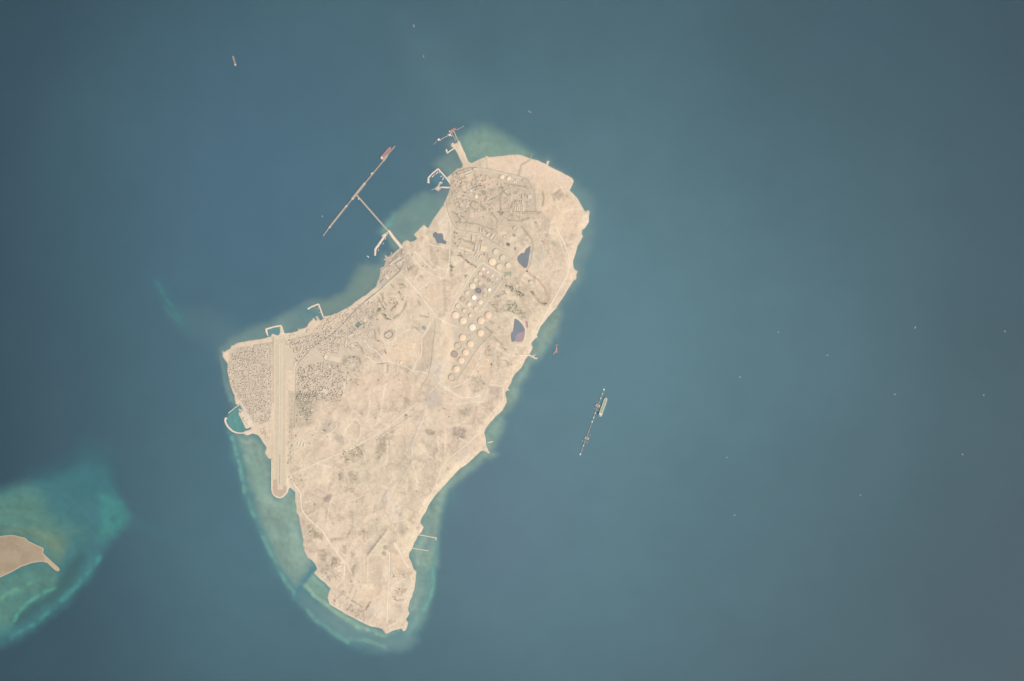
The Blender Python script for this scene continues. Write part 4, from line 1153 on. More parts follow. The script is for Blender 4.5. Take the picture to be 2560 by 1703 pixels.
CR, GC, PE, OR, WH, GR, TN, BR = (238, 219, 190), (226, 211, 187), (244, 218, 189), (243, 212, 184), (249, 243, 228), (198, 184, 166), (216, 198, 176), (186, 166, 152)
TANKS = [
    ('D', 827, 413, 46, GC, 'float', 'large grey-cream tank, topmost of the five-tank cluster west of the grey pond'),
    ('D', 930, 502, 46, (224, 210, 190), 'float', 'large greyish tank, closest to the grey pond in the five-tank cluster'),
    ('D', 770, 557, 52, (247, 219, 187), 'cone', 'bright peach tank, widest of the five-tank cluster'),
    ('D', 878, 637, 50, (231, 213, 184), 'float', 'large cream tank, bottom middle of the five-tank cluster'),
    ('D', 1010, 613, 46, (234, 215, 184), 'float', 'large cream tank just above the grey-green rectangular basin'),
    ('D', 638, 663, 21, (250, 232, 214), 'cone', 'small bright white tank, northernmost of the middle tank rows'),
    ('D', 704, 712, 16, (248, 231, 214), 'cone', 'tiny white tank, second in the eastern row of small tanks'),
    ('D', 772, 760, 17, (250, 228, 212), 'cone', 'tiny pinkish-white tank, third in the eastern row of small tanks'),
    ('D', 840, 808, 16, (238, 219, 196), 'cone', 'tiny cream tank, fourth in the eastern row of small tanks'),
    ('D', 597, 733, 30, (240, 210, 182), 'float', 'small peach tank below the northernmost bright white tank'),
    ('D', 655, 782, 24, GR, 'low', 'small ringed grey tank next to the small peach tank'),
    ('D', 722, 828, 25, (190, 176, 160), 'low', 'small ringed dark grey tank amid the white tiny tanks'),
    ('D', 795, 880, 25, (220, 203, 180), 'low', 'small ringed cream tank at the east end of its row'),
    ('D', 525, 825, 31, (233, 212, 183), 'float', 'medium cream tank at the west end of the upper middle row'),
    ('D', 595, 873, 31, (231, 208, 178), 'float', 'medium cream tank just above the blackened round tank'),
    ('D', 480, 917, 43, CR, 'cone', 'large cream tank touching the blackened round tank'),
    ('D', 568, 985, 38, (150, 147, 146), 'low', 'blackened blue-grey round tank on a dark stain in the tank farm'),
    ('D', 657, 922, 23, (204, 188, 170), 'low', 'small ringed tan tank east of the blackened tank'),
    ('D', 728, 970, 25, (248, 238, 218), 'cone', 'small white tank inside a dark ring on the eastern edge'),
    ('D', 405, 1020, 35, (236, 216, 188), 'float', 'medium cream tank southwest of the blackened tank'),
    ('D', 502, 1085, 34, (253, 249, 238), 'cone', 'pure white tank, the brightest of the whole tank farm'),
    ('D', 667, 1053, 31, (230, 208, 178), 'low', 'cream tank with a wide ring below the small white tank'),
    ('D', 337, 1108, 34, (211, 192, 172), 'low', 'flat tan tank the colour of the ground, west of the white tank'),
    ('D', 430, 1182, 33, CR, 'cone', 'medium cream tank directly below the pure white tank'),
    ('D', 597, 1155, 34, (240, 222, 194), 'cone', 'medium pale cream tank southeast of the pure white tank'),
    ('D', 265, 1213, 34, (237, 215, 183), 'float', 'medium cream tank, westernmost of the lower middle rows'),
    ('D', 360, 1280, 31, (237, 214, 182), 'float', 'small cream tank between the large peach tank and the cream tanks above'),
    ('D', 527, 1250, 33, (234, 213, 184), 'float', 'medium cream tank on the east side of the lower middle rows'),
    ('D', 455, 1352, 33, (236, 214, 184), 'float', 'medium cream tank north of the big bright cream tank'),
    ('D', 228, 1345, 50, PE, 'cone', 'large peach tank, westernmost of the big southern tanks'),
    ('D', 343, 1428, 50, (243, 219, 189), 'cone', 'large peach tank southeast of the westernmost big tank'),
    ('D', 713, 1345, 48, (245, 211, 183), 'cone', 'large orange-peach tank, easternmost of the big tanks'),
    ('D', 605, 1428, 48, OR, 'cone', 'large peach tank diagonally below the easternmost big tank'),
    ('E', 478, 345, 48, (250, 232, 206), 'cone', 'large bright cream tank at the heart of the southern tanks'),
    ('E', 600, 430, 48, (243, 217, 186), 'cone', 'large peach tank southeast of the bright cream tank'),
    ('E', 333, 497, 46, (244, 217, 185), 'cone', 'large peach tank at the head of the long southern double row'),
    ('E', 450, 592, 47, (244, 216, 185), 'cone', 'large peach tank, first in the eastern row of the southern pair of rows'),
    ('E', 265, 620, 48, (219, 201, 176), 'low', 'large ringed grey-tan tank above the brown tank'),
    ('E', 213, 740, 50, BR, 'float', 'large flat brown tank inside a pale ring'),
    ('E', 380, 715, 46, (244, 216, 184), 'cone', 'large peach tank east of the brown tank'),
    ('E', 315, 835, 46, (243, 216, 184), 'cone', 'large peach tank southeast of the brown tank'),
    ('E', 243, 960, 47, (244, 217, 185), 'cone', 'large peach tank, second from the south end of the tank farm'),
    ('E', 175, 1085, 50, (217, 199, 175), 'low', 'large ringed tan tank, southernmost of the tank farm'),
]
NTANKS = [
    ('A', 1013, 672, 25, (243, 221, 194), 'cone', 'cream tank, western one of the pair on the northern plain'),
    ('A', 1092, 690, 25, (243, 221, 194), 'cone', 'cream tank, eastern one of the pair on the northern plain'),
    ('A', 708, 903, 20, (240, 222, 190), 'cone', 'cream round tank in the northwestern works'),
    ('A', 798, 855, 19, (180, 168, 156), 'low', 'dark ringed tank in the northwestern works'),
    ('A', 755, 888, 12, (208, 192, 172), 'low', 'small tan ringed tank between the cream and dark tanks'),
    ('A', 852, 930, 22, (222, 202, 174), 'low', 'tan ringed tank southeast of the dark ringed tank'),
    ('A', 1160, 733, 8, (250, 240, 222), 'cone', 'tiny white sphere-like tank, first of two by the northern plant'),
    ('A', 1182, 736, 8, (246, 234, 214), 'cone', 'tiny white sphere-like tank, second of two by the northern plant'),
    ('D', 1107, 66, 33, (217, 200, 176), 'low', 'tan ringed tank, northernmost of the three rings north of the navy pool'),
    ('D', 1015, 115, 24, (218, 200, 177), 'low', 'small tan ringed tank, middle of the three rings north of the navy pool'),
    ('D', 955, 197, 24, (226, 210, 184), 'low', 'small cream ringed tank, southern of the three rings north of the navy pool'),
    ('D', 1093, 170, 20, (186, 170, 156), 'low', 'small brown-grey tank east of the three rings'),
    ('D', 888, 297, 15, (228, 212, 190), 'float', 'tiny pale tank west of the navy pool'),
    ('H', 1150, 968, 14, (247, 224, 198), 'cone', 'small white tank, smaller of two beside the inland road'),
    ('H', 1195, 980, 20, (248, 222, 194), 'cone', 'small peach-white tank, larger of two beside the inland road'),
    ('H', 1535, 470, 28, (172, 172, 172), 'float', 'round blue-grey reservoir tank west of the tank farm'),
    ('C', 1035, 1020, 17, (238, 212, 184), 'float', 'small peach tank, upper of two on the inland sand plain'),
    ('C', 995, 1073, 17, (238, 212, 184), 'float', 'small peach tank, lower of two on the inland sand plain'),
    ('J', 1442, 1112, 26, (200, 184, 166), 'low', 'grey-brown tank, upper of two on the southern pale pad'),
    ('J', 1423, 1203, 26, (202, 186, 168), 'low', 'grey-brown tank, lower of two on the southern pale pad'),
    ('H', 575, 1205, 9, (244, 226, 200), 'cone', 'tiny white water tank at the eastern edge of town'),
]
for t_ in TANKS + NTANKS:
    ox, oy, k = SHEETS[t_[0]]
    tank(ox + t_[1] * k, oy + t_[2] * k, t_[3] * k, t_[4], t_[5], t_[6], bund=t_[3] * k > 4)

# ------------------------------------------------------------------ larger buildings, each its own
WALL = mat('rendered_wall', (214, 198, 178), .06, 10)


def building(tile, zx, zy, w, h, ang, rgb, label, name='building', cat='building', H=9, ridge=False, units=1):
    ox, oy, k = SHEETS[tile]
    x, y = ox + zx * k, oy + zy * k
    w, h = w * k * MPP, h * k * MPP
    z = float(zat(x, y)) - 1
    wx, wy = W([(x, y)])[0]
    t = root(name, wx, wy, z, -math.radians(ang), label=label, cat=cat)
    MB().box(0, 0, w, h, -4, H).build('wall', WALL, t)
    m = M(rgb, var=.06, scale=14, rough=.7)
    if ridge:
        a, b = (w, h) if w >= h else (h, w)
        v = [(-a / 2 - 1, -b / 2 - 1, H), (a / 2 + 1, -b / 2 - 1, H), (a / 2 + 1, b / 2 + 1, H), (-a / 2 - 1, b / 2 + 1, H), (-a / 2 - 1, 0, H + b * .10 + 1), (a / 2 + 1, 0, H + b * .10 + 1)]
        if w < h:
            v = [(-y_, x_, z_) for x_, y_, z_ in v]
        r = mesh_obj('roof', v, [(0, 1, 5, 4), (2, 3, 4, 5), (0, 4, 3), (1, 2, 5), (3, 2, 1, 0)], m, t)
        MB().box(0, 0, 3 if w < h else w * .7, h * .7 if w < h else 3, H + b * .1, H + b * .1 + 2.2).build('ridge_vent', STEEL, r)
    else:
        r = MB().box(0, 0, w - 1.2, h - 1.2, H, H + .5).build('roof', m, t)
        p = MB()
        for sx, sy, lx_, ly_ in ((0, h / 2, w + .6, 1), (0, -h / 2, w + .6, 1), (w / 2, 0, 1, h - 1), (-w / 2, 0, 1, h - 1)):
            p.box(sx, sy, lx_, ly_, H - .3, H + 1.3)
        p.build('parapet', WALL, t)
        MB().box(w * .2, h * .1, min(6, w * .3), min(5, h * .3), H + .5, H + 3.4).build('roof_plant', STEEL, r)
    return t


PEA, PAL, GRY, WHT = (238, 214, 184), (226, 209, 187), (203, 192, 177), (235, 221, 202)
BUILD = [
    ('C', 1495, 470, 98, 32, 17, PEA, 'long peach-roofed warehouse, western one of the end-to-end pair', 'warehouse', 12, True),
    ('C', 1595, 502, 98, 32, 17, PEA, 'long peach-roofed warehouse, eastern one of the end-to-end pair', 'warehouse', 12, True),
    ('C', 1817, 482, 84, 88, 10, (236, 212, 182), 'large square peach-roofed hall beside the two long warehouses', 'hall', 14, False),
    ('C', 1700, 470, 16, 92, 10, WHT, 'narrow white shed, west wing of the courtyard block by the square hall', 'shed', 8, False),
    ('C', 1745, 478, 16, 92, 10, WHT, 'narrow white shed, east wing of the courtyard block by the square hall', 'shed', 8, False),
    ('C', 1690, 590, 16, 70, 36, PAL, 'pale long shed, westernmost of three south of the square hall', 'shed', 8, True),
    ('C', 1725, 600, 16, 70, 36, PAL, 'pale long shed, middle of three south of the square hall', 'shed', 8, True),
    ('C', 1760, 610, 16, 70, 36, PAL, 'pale long shed, easternmost of three south of the square hall', 'shed', 8, True),
    ('C', 1775, 212, 18, 52, 6, WHT, 'whitish block, first in the row of four by the refinery road', 'block', 9, False),
    ('C', 1798, 218, 16, 52, 6, GRY, 'grey block, second in the row of four by the refinery road', 'block', 9, False),
    ('C', 1822, 224, 16, 52, 6, WHT, 'whitish block, third in the row of four by the refinery road', 'block', 9, False),
    ('C', 1885, 280, 50, 30, -40, WHT, 'whitish angled block east of the row of four blocks', 'block', 9, False),
    ('C', 1945, 300, 18, 76, 36, WHT, 'long white shed, western of the slanted pair north of the large tanks', 'shed', 8, True),
    ('C', 1985, 325, 14, 76, 36, PAL, 'long pale shed, eastern of the slanted pair north of the large tanks', 'shed', 8, True),
    ('C', 1670, 330, 46, 70, 5, (224, 206, 182), 'square tan compound building north of the courtyard block', 'block', 10, False),
    ('C', 1550, 322, 60, 24, 8, PAL, 'small pale oblong block in the refinery yard', 'block', 8, False),
    ('C', 1470, 320, 50, 26, 8, (214, 200, 180), 'small tan oblong block west in the refinery yard', 'block', 8, False),
    ('C', 1600, 262, 44, 26, 8, (218, 204, 186), 'small tan block along the refinery road', 'block', 8, False),
    ('C', 1740, 310, 40, 40, 12, (224, 210, 190), 'square pale block between the refinery road and the courtyard block', 'block', 10, False),
    ('C', 1795, 330, 34, 26, 12, WHT, 'small white block at the bend of the refinery road', 'block', 8, False),
    ('D', 640, 265, 40, 20, 30, (210, 206, 196), 'small whitish roof near the refinery bend', 'block', 8, False),
    ('D', 1135, 300, 60, 16, 35, WHT, 'slanted white roof east of the navy pool', 'shed', 8, True),
    ('D', 1170, 270, 46, 14, 35, PAL, 'slanted pale roof, upper neighbour of the white one by the navy pool', 'shed', 7, True),
    ('A', 612, 612, 84, 22, -20, PAL, 'long pale hall, upper of the parallel pair near the northern pier', 'hall', 10, True),
    ('A', 622, 642, 84, 16, -20, PAL, 'long pale hall, lower of the parallel pair near the northern pier', 'hall', 10, True),
    ('A', 530, 640, 36, 20, -20, PAL, 'short pale shed west of the parallel halls', 'shed', 8, True),
    ('A', 700, 580, 50, 30, -12, (220, 208, 192), 'pale depot east of the parallel halls', 'block', 9, False),
    ('A', 1168, 1042, 18, 46, 8, PEA, 'pale shed, first in the lower row of five in the northern plant', 'shed', 9, True),
    ('A', 1192, 1044, 16, 46, 8, PAL, 'pale shed, second in the lower row of five in the northern plant', 'shed', 9, True),
    ('A', 1216, 1046, 16, 46, 8, PEA, 'pale shed, third in the lower row of five in the northern plant', 'shed', 9, True),
    ('A', 1240, 1048, 16, 46, 8, PAL, 'pale shed, fourth in the lower row of five in the northern plant', 'shed', 9, True),
    ('A', 1264, 1050, 18, 46, 8, PEA, 'pale shed, last in the lower row of five in the northern plant', 'shed', 9, True),
    ('A', 1175, 975, 16, 44, 10, GRY, 'grey shed, first in the upper row of the northern plant', 'shed', 9, False),
    ('A', 1200, 972, 16, 44, 10, (222, 208, 188), 'tan shed, second in the upper row of the northern plant', 'shed', 9, False),
    ('A', 1225, 970, 16, 44, 10, GRY, 'grey shed, third in the upper row of the northern plant', 'shed', 9, False),
    ('A', 1255, 975, 20, 50, 10, (224, 210, 190), 'tan shed, last in the upper row of the northern plant', 'shed', 9, False),
    ('A', 1340, 905, 46, 50, 2, (222, 210, 192), 'square pale unit on the east side of the northern plant', 'block', 12, False),
    ('A', 1262, 912, 34, 30, 2, GRY, 'square grey unit on the west side of the northern plant', 'block', 12, False),
    ('A', 1330, 985, 40, 44, 2, (204, 194, 180), 'square grey unit below the pale one in the northern plant', 'block', 12, False),
    ('A', 1190, 710, 40, 26, 12, (216, 206, 190), 'pale block behind the pair of tiny white tanks', 'block', 9, False),
    ('A', 1275, 715, 44, 34, 12, (204, 196, 182), 'grey block at the corner of the reclaimed sand plain', 'block', 9, False),
    ('A', 650, 835, 40, 36, 0, (224, 214, 198), 'whitish cluster building west of the dark ringed tank', 'block', 9, False),
    ('F', 1170, 1005, 32, 58, 4, (240, 208, 184), 'salmon-roofed airport terminal beside the apron', 'terminal', 11, False),
    ('F', 1620, 895, 44, 60, 28, (234, 220, 198), 'angled pale hall next to the walled pale lot', 'hall', 10, False),
    ('F', 1910, 690, 16, 90, 12, (232, 218, 198), 'long white building east of the planned housing rows', 'block', 9, True),
    ('F', 2010, 730, 50, 30, 50, (232, 216, 194), 'pale hall beside the green patch in the east of town', 'hall', 9, False),
    ('F', 1985, 575, 70, 18, -25, (232, 218, 200), 'white oblong roof below the teal sports pitch', 'block', 8, True),
    ('F', 2060, 540, 60, 16, 45, PAL, 'pale slanted block, first of three south of the teal pitch', 'block', 8, True),
    ('F', 2095, 525, 60, 16, 45, PAL, 'pale slanted block, second of three south of the teal pitch', 'block', 8, True),
    ('F', 2130, 510, 60, 16, 45, PAL, 'pale slanted block, third of three south of the teal pitch', 'block', 8, True),
    ('F', 2195, 355, 40, 50, 20, (228, 214, 196), 'pale hall in the green square northeast of the teal pitch', 'hall', 9, False),
    ('F', 1130, 590, 80, 30, -4, (226, 206, 178), 'yellowish seafront hall east of the runway head', 'hall', 9, False),
    ('F', 1360, 525, 50, 60, 20, (214, 198, 180), 'blocky compound near the second small harbour', 'block', 9, False),
    ('F', 1720, 300, 50, 36, 20, (214, 200, 182), 'courtyard block close to the town beach', 'block', 9, False),
    ('F', 2010, 345, 50, 40, 30, (218, 204, 186), 'courtyard block north of the teal pitch beside the dark road', 'block', 9, False),
    ('F', 1545, 1155, 46, 34, 8, (220, 204, 184), 'larger flat block in the east town', 'block', 9, False),
    ('F', 1390, 1185, 52, 36, 10, (222, 196, 176), 'pinkish flat block above the town gardens', 'block', 9, False),
    ('F', 1610, 1400, 90, 60, 20, (226, 208, 184), 'pale oval-cornered depot at the southeast of town', 'depot', 8, False),
    ('F', 1890, 1460, 60, 50, 30, (226, 210, 184), 'pale depot within a ring of trees on the town edge', 'depot', 8, False),
    ('G', 1212, 755, 18, 54, 14, WHT, 'narrow white shed, first of three southeast of the airfield', 'shed', 8, True),
    ('G', 1252, 770, 18, 54, 14, WHT, 'narrow white shed, second of three southeast of the airfield', 'shed', 8, True),
    ('G', 1300, 784, 18, 54, 14, (236, 224, 206), 'narrow white shed, third of three southeast of the airfield', 'shed', 8, True),
    ('G', 380, 300, 40, 26, -28, (218, 206, 190), 'pale quay building at the north end of the western harbour quay', 'block', 9, False),
    ('G', 420, 410, 26, 60, -28, (222, 208, 188), 'long quay shed in the middle of the western harbour quay', 'shed', 9, True),
    ('G', 475, 450, 40, 70, -28, (232, 218, 198), 'pale hall at the south end of the western harbour quay', 'hall', 10, False),
    ('G', 1115, 900, 34, 30, 4, (226, 212, 194), 'pale block near the southern taxi strip', 'block', 8, False),
    ('G', 1700, 500, 60, 50, 30, (212, 196, 178), 'round-cornered building in the walled compound east of the runway', 'block', 9, False),
    ('C', 470, 690, 90, 30, -40, (214, 204, 190), 'long grey hall on the waterfront below the small docks', 'hall', 10, True),
    ('C', 555, 620, 60, 22, -40, (212, 200, 184), 'long grey hall between the docks and the causeway', 'hall', 10, True),
    ('C', 610, 660, 80, 18, -40, (224, 210, 190), 'long pale hall, upper of two beside the waterfront street', 'hall', 10, True),
    ('C', 560, 690, 60, 18, -40, (220, 206, 188), 'long pale hall, lower of two beside the waterfront street', 'hall', 10, True),
    ('C', 400, 905, 30, 70, -38, (232, 216, 192), 'pale building by the bend of the dark waterfront road', 'block', 10, False),
    ('C', 345, 980, 70, 70, -38, (190, 186, 178), 'grey square roof beside the dark waterfront road', 'hall', 10, False),
    ('C', 350, 790, 90, 16, -35, PAL, 'long pale shed on the shore south of the small docks', 'shed', 8, True),
    ('C', 870, 950, 30, 20, 30, GRY, 'small grey shed in the earthworks yard', 'shed', 7, True),
    ('C', 790, 590, 40, 34, 20, (222, 210, 192), 'small block at the landward end of the causeway', 'block', 8, False),
    ('C', 1100, 790, 44, 34, 35, (228, 216, 200), 'whitish block beside the pipeline road', 'block', 9, False),
    ('H', 985, 570, 60, 30, -35, (218, 204, 186), 'grandstand roof inside the oval stadium ring', 'grandstand', 9, False),
    ('H', 1110, 745, 90, 8, -22, (228, 212, 190), 'long thin white roof on the inland plain', 'shed', 6, True),
    ('J', 1620, 520, 40, 30, 10, (236, 222, 204), 'whitish block in the southern pumping yard', 'block', 9, False),
    ('J', 1690, 610, 34, 30, 10, (228, 212, 194), 'pale block at the lower end of the southern pumping yard', 'block', 9, False),
    ('J', 1915, 830, 50, 40, 15, (210, 194, 174), 'square compound on the small eastern headland', 'block', 9, False),
    ('K', 1520, 420, 44, 36, 0, (226, 212, 194), 'pale block on the southern plain near the east cliff', 'block', 9, False),
    ('K', 1560, 730, 50, 40, 20, (222, 208, 190), 'pale block among the southern cliff houses', 'block', 9, False),
    ('D', 1345, 865, 60, 40, 25, (224, 212, 194), 'pale block south of the grey pond', 'block', 9, False),
    ('D', 1000, 990, 70, 80, 25, (230, 212, 192), 'pale bare platform building amid the green belt', 'block', 7, False),
    ('D', 1090, 950, 16, 60, -30, (216, 206, 190), 'slim white shed, western of two in the green belt', 'shed', 7, True),
    ('D', 1115, 935, 14, 60, -30, (214, 202, 186), 'slim white shed, eastern of two in the green belt', 'shed', 7, True),
]
for b_ in BUILD:
    building(*b_[:8], name=b_[8], cat=b_[8], H=b_[9], ridge=b_[10])

# oval stadium ring in the east of town
sx_, sy_ = P('H 1015,575')[0]
wz = float(zat(sx_, sy_))
wx_, wy_ = W([(sx_, sy_)])[0]
stad = root('stadium', wx_, wy_, wz - 1, math.radians(35), label='oval dark-ringed stadium in the east of town', cat='stadium')
mb = MB()
n_ = 40
for i in range(n_):
    a0 = 2 * math.pi * i / n_
    for rx, ry, zz in ((58, 44, -3), (58, 44, 3), (72, 56, 11), (73, 57, -3)):
        mb.v.append((rx * math.cos(a0), ry * math.sin(a0), zz))
for i in range(n_):
    p_, q_ = 4 * i, 4 * ((i + 1) % n_)
    for e in range(3):
        mb.f.append((p_ + e, q_ + e, q_ + e + 1, p_ + e + 1))
mb.build('stand', M((180, 170, 156), var=.08), stad)
mesh_obj('field', [(57 * math.cos(a), 43 * math.sin(a), 2.2) for a in np.linspace(0, 2 * math.pi, 40, endpoint=False)], [tuple(range(40))], M((214, 200, 178), var=.05), stad)
MB().ring(0, 0, 84, 88, -3, 1.5, 48).build('outer_track', M((196, 182, 164), var=.06), stad)

# ------------------------------------------------------------------ town houses
HROOF = [M(c, var=.05, scale=9) for c in ((222, 208, 190), (206, 190, 170), (232, 216, 196), (198, 180, 160), (214, 198, 182))]


def house_mesh(i):
    v = MB()
    if i % 3 == 0:
        v.box(0, 0, 1, .7, -.3, .42).box(-.18, .42, .6, .4, -.3, .38)
    elif i % 3 == 1:
        v.box(0, 0, 1, .8, -.3, .42).box(.25, -.15, .3, .25, .42, .62)
    else:
        v.box(0, 0, .9, .9, -.3, .36).box(-.2, .1, .5, .5, .36, .6)
    p = [(0, .4, 1.02, .05), (0, -.4, 1.02, .05)]
    for x, y, a, b in p:
        v.box(x, y, a, b, .3, .47)
    me = bpy.data.meshes.new('house')
    me.from_pydata(v.v, [], v.f)
    me.materials.append(HROOF[i % len(HROOF)])
    return me


HMESH = [house_mesh(i) for i in range(15)]
HL = {'west': ('small flat-roofed house in the dense town between runway and west shore', 'houses of the west town'),
      'east': ('small flat-roofed house in the leafy town just east of the runway', 'houses of the east town'),
      'mid': ('small flat-roofed house in the town quarters along the northwest coast road', 'houses of the seafront quarters'),
      'field': ('small flat-roofed hut lining the east edge of the airfield', 'huts along the airfield'),
      'south': ('small flat-roofed house in the scattered settlements of the southern half', 'houses of the southern settlements'),
      'north': ('small flat-roofed works building in the northern refinery yards', 'works buildings of the northern yards'),
      'belt': ('small flat-roofed house in the green belt south of the grey pond', 'houses of the green belt')}
road_pts = []
for poly, w, m, lab in ROADS:
    q = P(poly)
    for i in range(len(q) - 1):
        k = max(1, int(np.hypot(*(q[i + 1] - q[i])) / 2))
        road_pts += [tuple(np.round((q[i] + (q[i + 1] - q[i]) * j / k) / 2).astype(int)) for j in range(k)]
road_set = set(road_pts)
big = [W(P('%s %f,%f' % (b_[0], b_[1], b_[2])))[0] for b_ in BUILD] + [W(P('%s %f,%f' % t_[:3]))[0] for t_ in TANKS + NTANKS]
big = np.array(big)
KEEP_OUT = []
for q in ('H 510,375 615,480', 'F 1680,890 1840,985', 'G 1575,545 1622,585', 'H 930,500 1100,650', 'D 945,700 1055,765', 'G 1075,1100 1100,1400'):
    q = P(q)
    KEEP_OUT.append((*q.mean(0), *(np.abs(q[1] - q[0]) / 2 + 2.5)))
cand = []
for poly, ang, sp, dens, reg in DIST:
    q = P(poly)
    c = q.mean(0)
    R = np.hypot(*(q - c).T).max()
    a = math.radians(ang)
    n = int(R / sp) + 1
    ii, jj = np.meshgrid(np.arange(-n, n + 1), np.arange(-n, n + 1))
    gx_ = ii.ravel() * sp + (jj.ravel() % 2) * .3
    gy_ = jj.ravel() * sp * 1.15
    street = (jj.ravel() % 4 == 0) | (ii.ravel() % 9 == 0)
    x = c[0] + gx_ * math.cos(a) - gy_ * math.sin(a)
    y = c[1] + gx_ * math.sin(a) + gy_ * math.cos(a)
    x = x + rng.normal(0, sp * .16, len(x))
    y = y + rng.normal(0, sp * .16, len(x))
    dmap = dens * (.45 + 1.1 * fbm(x, y, 22, 3, 17))
    ok = inside(x, y, q) & ~street & (rng.random(len(x)) < dmap)
    for xx, yy in zip(x[ok], y[ok]):
        if (int(round(xx / 2)), int(round(yy / 2))) in road_set:
            continue
        if any(abs(xx - e[0]) < e[2] and abs(yy - e[1]) < e[3] for e in KEEP_OUT):
            continue
        wv = W([(xx, yy)])[0]
        if np.min(np.hypot(*(big - wv).T)) < 34:
            continue
        size = rng.uniform(.55, 1.02) * sp * (1.25 if rng.random() < .12 else 1) * MPP * .85
        size = min(size, 30)
        cand.append((size, xx, yy, a + (math.pi / 2 if rng.random() < .5 else 0) + rng.normal(0, .05), reg))
cand.sort(key=lambda c: -c[0])
for i, (size, x, y, a, reg) in enumerate(cand[:300]):
    o = bpy.data.objects.new('house', HMESH[i % 15])
    COL.objects.link(o)
    wx, wy = W([(x, y)])[0]
    o.location = (wx, wy, float(zat(x, y)))
    o.rotation_euler = (0, 0, -a)
    o.scale = (size, size, size * .8)
    tag(o, HL[reg][0], 'house', HL[reg][1])


def stuff_mesh(name, co, tris, cols, material, label, cat):
    me = bpy.data.meshes.new(name)
    me.vertices.add(len(co))
    me.vertices.foreach_set('co', co.astype(np.float32).ravel())
    me.loops.add(tris.size)
    me.loops.foreach_set('vertex_index', tris.astype(np.int32).ravel())
    me.polygons.add(len(tris))
    k = tris.shape[1]
    me.polygons.foreach_set('loop_start', (np.arange(len(tris)) * k).astype(np.int32))
    me.polygons.foreach_set('loop_total', np.full(len(tris), k, np.int32))
    me.update(calc_edges=True)
    a = me.attributes.new('tint', 'FLOAT_COLOR', 'POINT')
    rgba = np.ones((len(co), 4), np.float32)
    rgba[:, :3] = cols
    a.data.foreach_set('color', rgba.ravel())
    me.materials.append(material)
    o = bpy.data.objects.new(name, me)
    COL.objects.link(o)
    tag(o, label, cat, kind='stuff')
    return o


rest = cand[300:]
pal = np.array([alb(c) for c in ((222, 206, 188), (208, 192, 172), (228, 214, 196), (198, 182, 164), (214, 196, 180), (234, 220, 204))])
co, fc, cc = [], [], []
unit = np.array([(-.5, -.38), (.5, -.38), (.5, .38), (-.5, .38)])
for i, (size, x, y, a, reg) in enumerate(rest):
    wx, wy = W([(x, y)])[0]
    z = float(zat(x, y))
    c_, s_ = math.cos(-a), math.sin(-a)
    q = unit * size
    q = np.stack([q[:, 0] * c_ - q[:, 1] * s_ + wx, q[:, 0] * s_ + q[:, 1] * c_ + wy], 1)
    h = size * rng.uniform(.25, .45) + 2
    b = len(co) * 1
    co += [(*p, z - 3) for p in q] + [(*p, z + h) for p in q]
    fc += [(b, b + 1, b + 5, b + 4), (b + 1, b + 2, b + 6, b + 5), (b + 2, b + 3, b + 7, b + 6), (b + 3, b, b + 4, b + 7), (b + 4, b + 5, b + 6, b + 7)]
    t_ = pal[rng.integers(len(pal))]
    cc += [t_] * 8
TINTED = tint_mat('rendered_house', [(9, .06, 2)], .85, .2, None)
stuff_mesh('town_houses', np.array(co), np.array(fc), np.array(cc), TINTED, 'remaining small houses and sheds filling the town blocks', 'houses')

# ------------------------------------------------------------------ trees
LEAF = tint_mat('dusty_foliage', [(6, .25, 3)], .9, .1, None)
BARK = mat('bark', (150, 130, 112), .1, 3)


def leaf_mat(rgb):
    return mat('leaf_%d_%d_%d' % rgb, rgb, .3, 5)


def crown_mesh(seed):
    r = np.random.default_rng(seed)
    v, f = [], []
    for _ in range(22):                                     # leafy tufts scattered through the crown
        d = r.normal(0, 1, 3)
        d /= np.linalg.norm(d)
        c = d * r.uniform(.3, .95) * np.array((.5, .5, .34)) + np.array((0, 0, .62))
        s = r.uniform(.12, .24)
        b = len(v)
        for ax in ((1, 0, 0), (-1, 0, 0), (0, 1, 0), (0, -1, 0), (0, 0, 1), (0, 0, -1)):
            v.append(tuple(c + np.array(ax) * s * r.uniform(.7, 1.3) * np.array((1, 1, .8)) + r.normal(0, .03, 3)))
        for t_ in ((0, 2, 4), (2, 1, 4), (1, 3, 4), (3, 0, 4), (2, 0, 5), (1, 2, 5), (3, 1, 5), (0, 3, 5)):
            f.append((b + t_[0], b + t_[1], b + t_[2]))
    me = bpy.data.meshes.new('crown')
    me.from_pydata(v, [], f)
    return me


